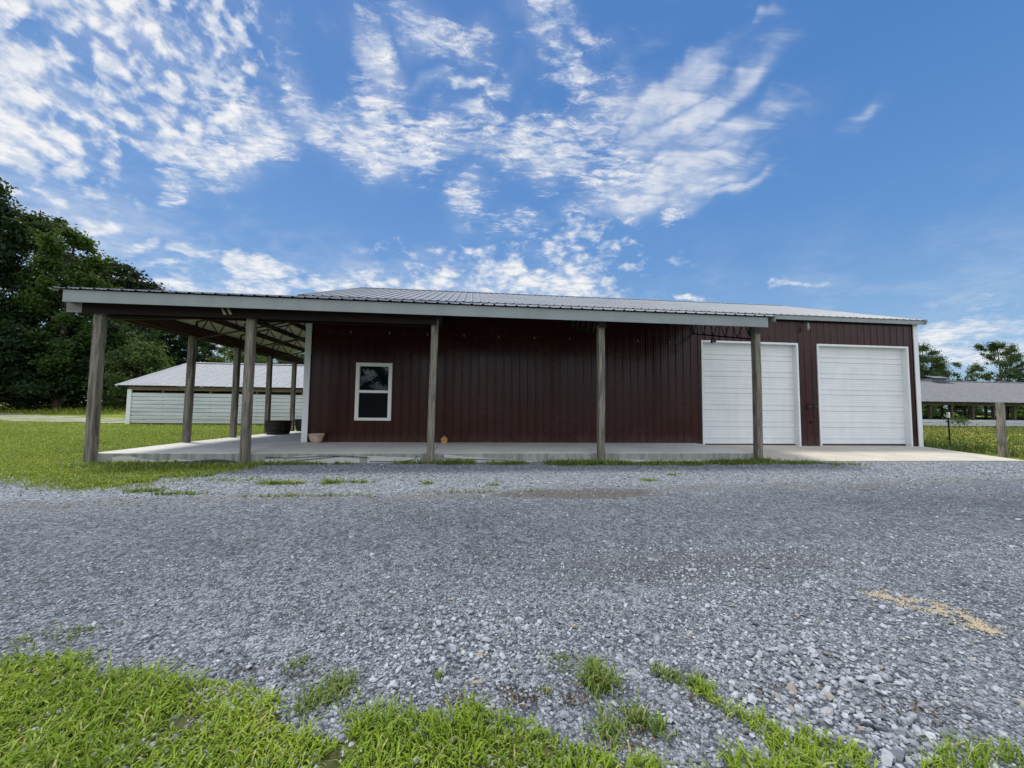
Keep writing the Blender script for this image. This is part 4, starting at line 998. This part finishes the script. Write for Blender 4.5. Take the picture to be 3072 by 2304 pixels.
tree('field_tree', 'round_tree', -43.2, 76, 11.4, 'rounded green tree showing above the shed ridge between two posts', wide=1.1, rz=1.1, group=W2)
tree('field_tree', 'round_tree', -36.5, 74, 9.8, 'dark rounded tree above the shed ridge behind the second front post', wide=1.2, rz=3.3, group=W2)
tree('field_tree', 'round_tree', -31.0, 72, 9.0, 'low rounded tree above the shed ridge nearest the corner trim', wide=1.2, rz=5.1, group=W2)
tree('bush_pale', 'bushy_tree', -36.0, 66, 8.8, 'light green bushy tree above the shed roof between the porch posts', wide=1.3, rz=2.7, group=W2)
tree('bush', 'bushy_tree', -26.5, 68, 8.6, 'light green bushy tree showing above the shed ridge beside the white trim', wide=1.4, rz=4.9, group=W2)
tree('field_full', 'field_tree', 80.5, 60, 13.6, 'leafy tree rising right beside the barn corner beyond the right shed', wide=.85, rz=.4, group=W3)
tree('field_full', 'field_tree', 84.5, 62, 11.6, 'leafy tree right of the barn corner tree, lower and rounder', wide=.85, rz=2.2, group=W3)
tree('wispy', 'field_tree', 81.8, 55, 8.6, 'low leaning sparse tree just above the right shed ridge', wide=.9, rz=4.2, group=W3)
tree('field_tree', 'field_tree', 93.2, 58, 14.2, 'tall open tree with bare lower trunk near the right edge', wide=.82, rz=5.3, group=W3)
tree('field_full', 'field_tree', 98.5, 58, 11.6, 'lower leafy tree cut by the right edge of the picture', wide=.8, rz=1.4, group=W3)
tree('bush_dark', 'bushy_tree', -66, 52, 11, 'dark thicket tree at the far left edge behind the nearer trees', wide=1.6, rz=3.5, group=W1)
tree('bush_dark', 'bushy_tree', -60, 60, 10, 'dark thicket tree closing the gap under the tall hardwoods', wide=1.7, rz=5.5, group=W1)
tree('bush_dark', 'bushy_tree', -52, 66, 10, 'dark thicket tree far back behind the corner post', wide=1.7, rz=1.5, group=W1)
for k_, (x, y, h_, w_, lb) in enumerate(((44, 48, 4.6, 1.5, 'round bush behind the open shed nearest the barn corner'), (53, 50, 4.8, 1.6, 'round bush behind the open shed, second from the barn corner'), (62, 49, 4.6, 1.5, 'round bush behind the open shed beyond the thin metal post'),
        (71, 50, 4.8, 1.6, 'round bush behind the open shed left of the wooden fence post'), (80, 49, 4.6, 1.5, 'round bush behind the open shed at the wooden fence post'), (90, 50, 4.8, 1.6, 'round bush behind the open shed at the right edge'), (100, 50, 4.8, 1.6, 'round bush behind the open shed farthest right'))):
    tree('bush_dark' if k_ % 2 else 'bush', 'bush', x, y, h_, lb, cat='bush', wide=w_, rz=k_*1.3, group='bushes behind the open shed')
BK = 'trees mirrored in the window'
tree('hardwood_dark', 'hardwood_tree', -6.3, -12.6, 8.5, 'leafy tree mirrored in the right half of the window pane', wide=1.0, rz=1.0, group=BK)
tree('hardwood_dark', 'hardwood_tree', -9.9, -13, 10.0, 'dark tree mirrored in the left half of the window pane', wide=.95, rz=2.0, group=BK)

# ------------------------------------------------------------------ stones, grass, weeds
def in_poly(P, poly):
    x, y = P[:, 0], P[:, 1]; res = np.zeros(len(P), bool); n = len(poly)
    for i in range(n):
        x0, y0 = poly[i]; x1, y1 = poly[(i+1) % n]
        if y0 == y1: continue
        c_ = ((y0 > y) != (y1 > y)) & (x < (x1-x0)*(y-y0)/(y1-y0)+x0); res ^= c_
    return res
GRASS_MAIN = MAIN[:-1] + [(1.25, 1.15), (1.3, .3), (-3.6, .3), (-6.5, .3), (-6.5, 2.3), (-3.6, 2.2)]
def base_stone():
    t = (1+5**.5)/2
    V = np.array([(-1,t,0),(1,t,0),(-1,-t,0),(1,-t,0),(0,-1,t),(0,1,t),(0,-1,-t),(0,1,-t),(t,0,-1),(t,0,1),(-t,0,-1),(-t,0,1)], float)
    V /= np.linalg.norm(V[0])
    F = np.array([(0,11,5),(0,5,1),(0,1,7),(0,7,10),(0,10,11),(1,5,9),(5,11,4),(11,10,2),(10,7,6),(7,1,8),(3,9,4),(3,4,2),(3,2,6),(3,6,8),(3,8,9),(4,9,5),(2,4,11),(6,2,10),(8,6,7),(9,8,1)])
    return V, F
def octa():
    V = np.array([(1,0,0),(-1,0,0),(0,1,0),(0,-1,0),(0,0,1),(0,0,-1)], float)
    F = np.array([(0,2,4),(2,1,4),(1,3,4),(3,0,4),(2,0,5),(1,2,5),(3,1,5),(0,3,5)])
    return V, F
def stones(P, R_, rng, geom, jitter=.26):
    V0, F0 = geom; n = len(P); m_ = len(V0)
    V = V0[None]*(1+rng.uniform(-jitter, jitter, (n, m_, 1)))
    V = V*rng.uniform([.85, .6, .38], [1.3, 1.0, .75], (n, 3))[:, None]
    a = rng.uniform(0, 6.283, n); b_ = rng.normal(0, .35, n); c_ = rng.normal(0, .35, n)
    def rot(V, i, j, ang):
        ca, sa = np.cos(ang)[:, None], np.sin(ang)[:, None]; W = V.copy()
        W[..., i] = V[..., i]*ca-V[..., j]*sa; W[..., j] = V[..., i]*sa+V[..., j]*ca; return W
    V = rot(rot(rot(V, 1, 2, b_), 0, 2, c_), 0, 1, a)
    V = V*R_[:, None, None]
    V = V+np.concatenate([P, (R_*.28)[:, None]], 1)[:, None]
    F = F0[None]+(np.arange(n)*m_)[:, None, None]
    return V.reshape(-1, 3), F.reshape(-1, 3)
rng = np.random.default_rng(11)
GRAVEL_POLY = [(p[0], p[1]) for p in gp]
def scatter(n, x0, x1, y0, y1, yexp=1.0):
    return np.stack([rng.uniform(x0, x1, n), y0+(y1-y0)*rng.uniform(0, 1, n)**yexp], 1)
def fan(n, d0, d1):      # more points near the viewer's side of the drive
    d = np.sqrt(rng.uniform(d0*d0, d1*d1, n)); u = rng.uniform(-1.55, 1.75, n)
    return np.stack([u*d, d], 1)
def coarse(P):
    c_ = .9*np.exp(-(((P[:, 0]-.05)/.5)**2+((P[:, 1]-1.95)/.35)**2)) + 1.1*np.exp(-(((P[:, 0]-1.45)/.5)**2+((P[:, 1]-1.5)/.42)**2))
    c_ -= .7*np.exp(-(((P[:, 1]-3.6-.06*P[:, 0])/.9)**2))
    c_ += .5*np.exp(-(((P[:, 1]-6.8)/1.1)**2))
    return c_ + .5*vnoise(P[:, 0], P[:, 1], 1.3, 4)
def make_stones():
    Vs = []; Fs = []; off = 0
    for n, d0, d1, rmin, sig, geom in ((56000, 1.0, 3.2, .0045, .45, base_stone()), (40000, 3.0, 7.9, .0072, .38, octa())):
        P = fan(n, d0, d1); P = P[in_poly(P, GRAVEL_POLY)]
        c_ = coarse(P); keep = rng.uniform(0, 1, len(P)) < .55+.45*np.clip(c_, -.7, 1); P = P[keep]; c_ = c_[keep]
        r_ = rmin*np.exp(rng.normal(0, sig, len(P)))*(1+.8*np.clip(c_, 0, 1.3))
        r_ = np.where(rng.uniform(0, 1, len(P)) < .006+.02*(c_ > .7), r_*1.9, r_)
        r_ = np.minimum(r_, .024)
        V, F = stones(P, r_, rng, geom); Vs.append(V); Fs.append(F+off); off += len(V)
    o = link('loose_gravel', npmesh('loose_gravel', np.concatenate(Vs), np.concatenate(Fs), M['stones']))
    tag(o, 'loose broken grey stones lying over the driveway', 'gravel', kind='stuff')
make_stones()

def blades(P, ln, wd, rng, lean=.6, z0=0.0, curl=.5):
    n = len(P); a = rng.uniform(0, 6.283, n); le = np.abs(rng.normal(lean, .28, n))
    d = np.stack([np.cos(a), np.sin(a)], 1); s_ = np.stack([-np.sin(a), np.cos(a)], 1)
    z0 = np.broadcast_to(z0, (n,)); B = np.concatenate([P, z0[:, None]], 1)
    S3 = np.concatenate([s_, np.zeros((n, 1))], 1)*(wd/2)[:, None]
    def at(t, bend):
        ang = le*bend
        return B+np.concatenate([d*(np.sin(ang)*ln*t)[:, None], (np.cos(ang)*ln*t)[:, None]], 1)
    m1 = at(.5, .6); m2 = at(.8, .85); tip = at(1.0, 1.0+curl*.6)
    V = np.stack([B-S3, B+S3, m1+S3*1.05, m1-S3*1.05, m2+S3*.65, m2-S3*.65, tip], 1).reshape(-1, 3)
    F0 = np.array([(0, 1, 2), (0, 2, 3), (3, 2, 4), (3, 4, 5), (5, 4, 6)])
    F = F0[None]+(np.arange(n)*7)[:, None, None]
    return V, F.reshape(-1, 3)
def stuff(name, parts, mat, label, cat):
    off = 0; Vs = []; Fs = []
    for V, F in parts: Vs.append(V); Fs.append(F+off); off += len(V)
    o = link(name, npmesh(name, np.concatenate(Vs), np.concatenate(Fs), mat)); tag(o, label, cat, kind='stuff'); return o
# verge in the foreground
def clumpy(P, s, seed, lo): return vnoise(P[:, 0], P[:, 1], s, seed)*.6+vnoise(P[:, 0], P[:, 1], s*2.7, seed+1)*.4 > lo
P = scatter(76000, -3.4, 1.3, .5, 2.2); P = P[in_poly(P, GRASS_MAIN)]; P = P[clumpy(P, 5, 1, .33)]; tall = .5+1.0*vnoise(P[:, 0], P[:, 1], 6, 12)
parts = [blades(P, np.exp(rng.normal(math.log(.041), .36, len(P)))*tall, rng.uniform(.0030, .0068, len(P)), rng, .95)]
P = scatter(4300, .8, 1.4, 1.0, 1.7); P = P[in_poly(P, STRIP)]; P = P[clumpy(P, 9, 3, .38)]
parts.append(blades(P, np.exp(rng.normal(math.log(.045), .3, len(P))), rng.uniform(.003, .0055, len(P)), rng, .9))
P = scatter(5200, 1.2, 2.3, .4, 1.25); P = P[in_poly(P, RT)]; P = P[clumpy(P, 7, 5, .35)]
parts.append(blades(P, np.exp(rng.normal(math.log(.055), .3, len(P))), rng.uniform(.003, .006, len(P)), rng, .75))
P = scatter(30000, -6.4, -2.8, .3, 2.3); P = P[in_poly(P, GRASS_MAIN)]
parts.append(blades(P, np.exp(rng.normal(math.log(.045), .36, len(P))), rng.uniform(.005, .009, len(P)), rng, .95))
stuff('verge_grass', parts, M['blade'], 'bright green grass along the near edge of the gravel', 'grass')
# tufts rooted in the gravel
TUFT = [(.55, 1.63, .055, 260, .075), (.44, 1.78, .05, 50, .035), (.58, 1.76, .03, 25, .03), (.85, 1.66, .03, 60, .04), (.90, 1.62, .03, 50, .04), (.96, 1.58, .025, 50, .04), (.63, 1.43, .03, 130, .05), (.70, 1.38, .04, 60, .04),
        (-.11, 1.73, .02, 20, .03), (.33, 1.6, .015, 22, .03), (-.51, 1.72, .07, 170, .045), (-.74, 1.87, .05, 60, .03), (.51, 1.39, .06, 130, .045), (-1.92, 2.21, .07, 40, .03), (-2.1, 2.14, .1, 60, .03), (-.58, 1.62, .06, 120, .05)]
parts = []
for x, y, r_, n_, l_ in TUFT:
    P = np.stack([rng.normal(x, r_*.6, n_), rng.normal(y, r_*.6, n_)], 1)
    parts.append(blades(P, np.exp(rng.normal(math.log(l_), .3, n_)), rng.uniform(.003, .006, n_), rng, .85))
# weeds along the slab and patches out in the loose stone
WEED = [(-6.3, 7.85, 1.0, .22, 2600, .07), (-5.2, 7.6, .8, .18, 1500, .06), (-4.2, 7.65, .35, .15, 350, .06), (-3.6, 7.95, .5, .07, 350, .07), (-2.9, 7.95, .8, .05, 400, .06), (-1.1, 7.98, .5, .05, 260, .08), (-.25, 7.93, .45, .10, 900, .08),
        (.75, 7.88, .5, .09, 800, .06), (2.2, 7.82, .8, .14, 2300, .075), (3.0, 7.8, .6, .13, 1500, .065), (4.3, 7.75, 1.0, .14, 2600, .06), (5.8, 7.83, .8, .14, 2400, .075), (7.2, 7.8, .6, .13, 1100, .06), (8.0, 7.55, .5, .15, 300, .05), (6.5, 8.0, .3, .1, 500, .09),
        (-2.73, 6.03, .38, .06, 420, .05), (-1.98, 6.02, .2, .10, 320, .06), (-1.6, 6.05, .25, .06, 160, .05), (-5.47, 6.5, .45, .08, 420, .05), (-4.75, 6.2, .3, .06, 260, .045), (-4.4, 6.75, .35, .10, 420, .06), (-4.2, 5.6, .25, .08, 200, .045), (-3.65, 5.4, .35, .05, 160, .04),
        (-3.5, 6.3, .5, .15, 120, .04), (-2.0, 5.2, .9, .05, 160, .035), (.2, 5.3, .9, .06, 120, .035), (2.9, 6.0, .2, .06, 80, .04), (3.6, 6.45, .2, .05, 90, .05), (-.6, 5.9, .1, .04, 40, .05), (.35, 5.75, .12, .03, 40, .05)]
for x, y, rx, ry, n_, l_ in WEED:
    P = np.stack([x+rng.uniform(-1, 1, n_)*rx*np.sqrt(rng.uniform(.2, 1, n_)), rng.normal(y, ry*.7, n_)], 1); P = P[P[:, 1] < 8.13]
    P = P[clumpy(P, 4, 9, .34)]; n2 = len(P)
    parts.append(blades(P, np.exp(rng.normal(math.log(l_), .35, n2)), rng.uniform(.008, .016, n2), rng, .8))
stuff('weeds', parts, M['weed_blade'], 'weeds and tufts rooted in the gravel and along the porch slab', 'weeds')
# mown lawn on the left
LAWN = LAWN_EDGE + [(-4.2, 8.2), (-7.1, 8.2), (-7.1, 22.7), (-18, 22.7), (-26, 24.6), (-34, 32), (-60, 30)]
d = 6+(1-np.sqrt(rng.uniform(0, 1, 150000)))*26; u = rng.uniform(-1.75, -.36, 150000)
P = np.stack([u*d, d], 1); P = P[in_poly(P, LAWN)]
sc_ = P[:, 1]/9
parts = [blades(P, np.exp(rng.normal(math.log(.058), .35, len(P)))*np.sqrt(sc_), .011*sc_**.8, rng, .8)]
E_ = np.array(LAWN_EDGE[2:]); k_ = rng.integers(0, len(E_)-1, 7000); f_ = rng.uniform(0, 1, (7000, 1))
Q = E_[k_]*(1-f_)+E_[k_+1]*f_ + rng.normal(0, 1, (7000, 2))*[.30, .16]; Q = Q[clumpy(Q, 4, 15, .42)]
parts.append(blades(Q, np.exp(rng.normal(math.log(.055), .35, len(Q))), rng.uniform(.007, .014, len(Q)), rng, .85))
P = scatter(9000, -70, -28, 40, 66); P = P[P[:, 1] > 36]
z = terrain(P[:, 0], P[:, 1]); parts.append(blades(P, rng.uniform(.15, .4, len(P)), np.full(len(P), .09), rng, .5, z))
stuff('lawn_grass', parts, M['lawn_blade'], 'short mown grass of the lawn left of the porch', 'grass')
# flowering meadow behind the wire fence on the right
MEAD = [(14.05, 8.55), (13.5, 8.15), (16, 7.8), (34, 7.0), (60, 12), (60, 22), (14.2, 22), (14.2, 10.9)]
P = scatter(60000, 13.6, 40, 7.8, 22); P = P[in_poly(P, MEAD)]
hh = .5+.6*vnoise(P[:, 0], P[:, 1], .7, 8)
parts = [blades(P, np.exp(rng.normal(math.log(.24), .3, len(P)))*hh, rng.uniform(.014, .028, len(P)), rng, .5)]
stuff('meadow_grass', parts, M['meadow_blade'], 'knee high meadow plants behind the wire fence on the right', 'meadow')
Q = P[(rng.uniform(0, 1, len(P)) < .5) & (vnoise(P[:, 0], P[:, 1], .5, 3) > .3)]
C = np.concatenate([Q, (rng.uniform(.14, .30, len(Q)))[:, None]], 1)
V, F = leaf_quads(C, .030, rng, 1.0, .9)
F = np.concatenate([F[:, [0, 1, 2]], F[:, [0, 2, 3]]])
stuff('meadow_flowers', [(V, F)], M['petal'], 'yellow flowers scattered through the meadow behind the fence', 'flowers')
# spilled straw-coloured chaff on the gravel at right
tt = rng.uniform(0, 1, 5200)**.85; cx = np.interp(tt, [0, .3, .6, 1], [2.52, 2.66, 2.75, 2.74]); cy = np.interp(tt, [0, .3, .6, 1], [2.23, 2.14, 2.02, 1.80])
wid = .062*np.sin(np.pi*np.clip(tt*.95+.04, 0, 1))**.7
P = np.stack([cx+rng.normal(0, 1, 5200)*(wid*.85+.012), cy+rng.normal(0, 1, 5200)*(wid*.75+.01)], 1)
P = P[vnoise(P[:, 0], P[:, 1], 22, 6)*.6+vnoise(P[:, 0], P[:, 1], 60, 7)*.4 > .47]; nch = len(P)
V, F = stones(P, rng.uniform(.002, .005, nch), rng, octa(), .2); V[:, 2] += .006
stuff('chaff', [(V, F)], M['chaff'], 'streak of spilled straw coloured chaff on the gravel', 'chaff')
# dead leaf litter in the stones
LIT = [(-.93, 1.86, .05), (-.70, 1.78, .05), (.20, 1.6, .05), (.27, 1.57, .04), (.42, 1.55, .04), (1.22, 1.52, .07), (.95, 1.5, .05), (1.75, 1.38, .08), (-.05, 1.60, .04), (-2.0, 2.18, .1), (.6, 1.36, .06)]
PL = np.concatenate([np.stack([rng.normal(x, r_*.8, 38), rng.normal(y, r_*.6, 38), rng.uniform(.006, .016, 38)], 1) for x, y, r_ in LIT])
V, F = leaf_quads(PL, .020, rng, .6, .4); F = np.concatenate([F[:, [0, 1, 2]], F[:, [0, 2, 3]]])
m, nt, b = new_mat('dead_leaf'); geo = nt.nodes.new('ShaderNodeNewGeometry')
setin(nt, b, Base_Color=MIX(nt, geo.outputs['Random Per Island'], (.05, .036, .024), (.17, .115, .07)), Roughness=.8)
stuff('leaf_litter', [(V, F)], m, 'dry brown leaf scraps caught among the stones', 'leaf litter')
# sapling behind the fence
rng2 = np.random.default_rng(5)
t = empty('sapling', (28.0, 19.3, 0)); tag(t, 'single leafy green sapling in the meadow before the right shed', 'sapling')
mb = MB(); mb.tube([(0, 0, 0), (.02, .01, .3), (0, .02, .75)], [.015, .012, .006], 6); mb.build('stem', M['bark'], t)
P = rng2.normal(size=(420, 3))*[.26, .26, .16]+[0, 0, .68]; V, F = leaf_quads(P, .10, rng2, .5, .5)
link('foliage', npmesh('foliage', V, F, M['leaf_mid']), t)
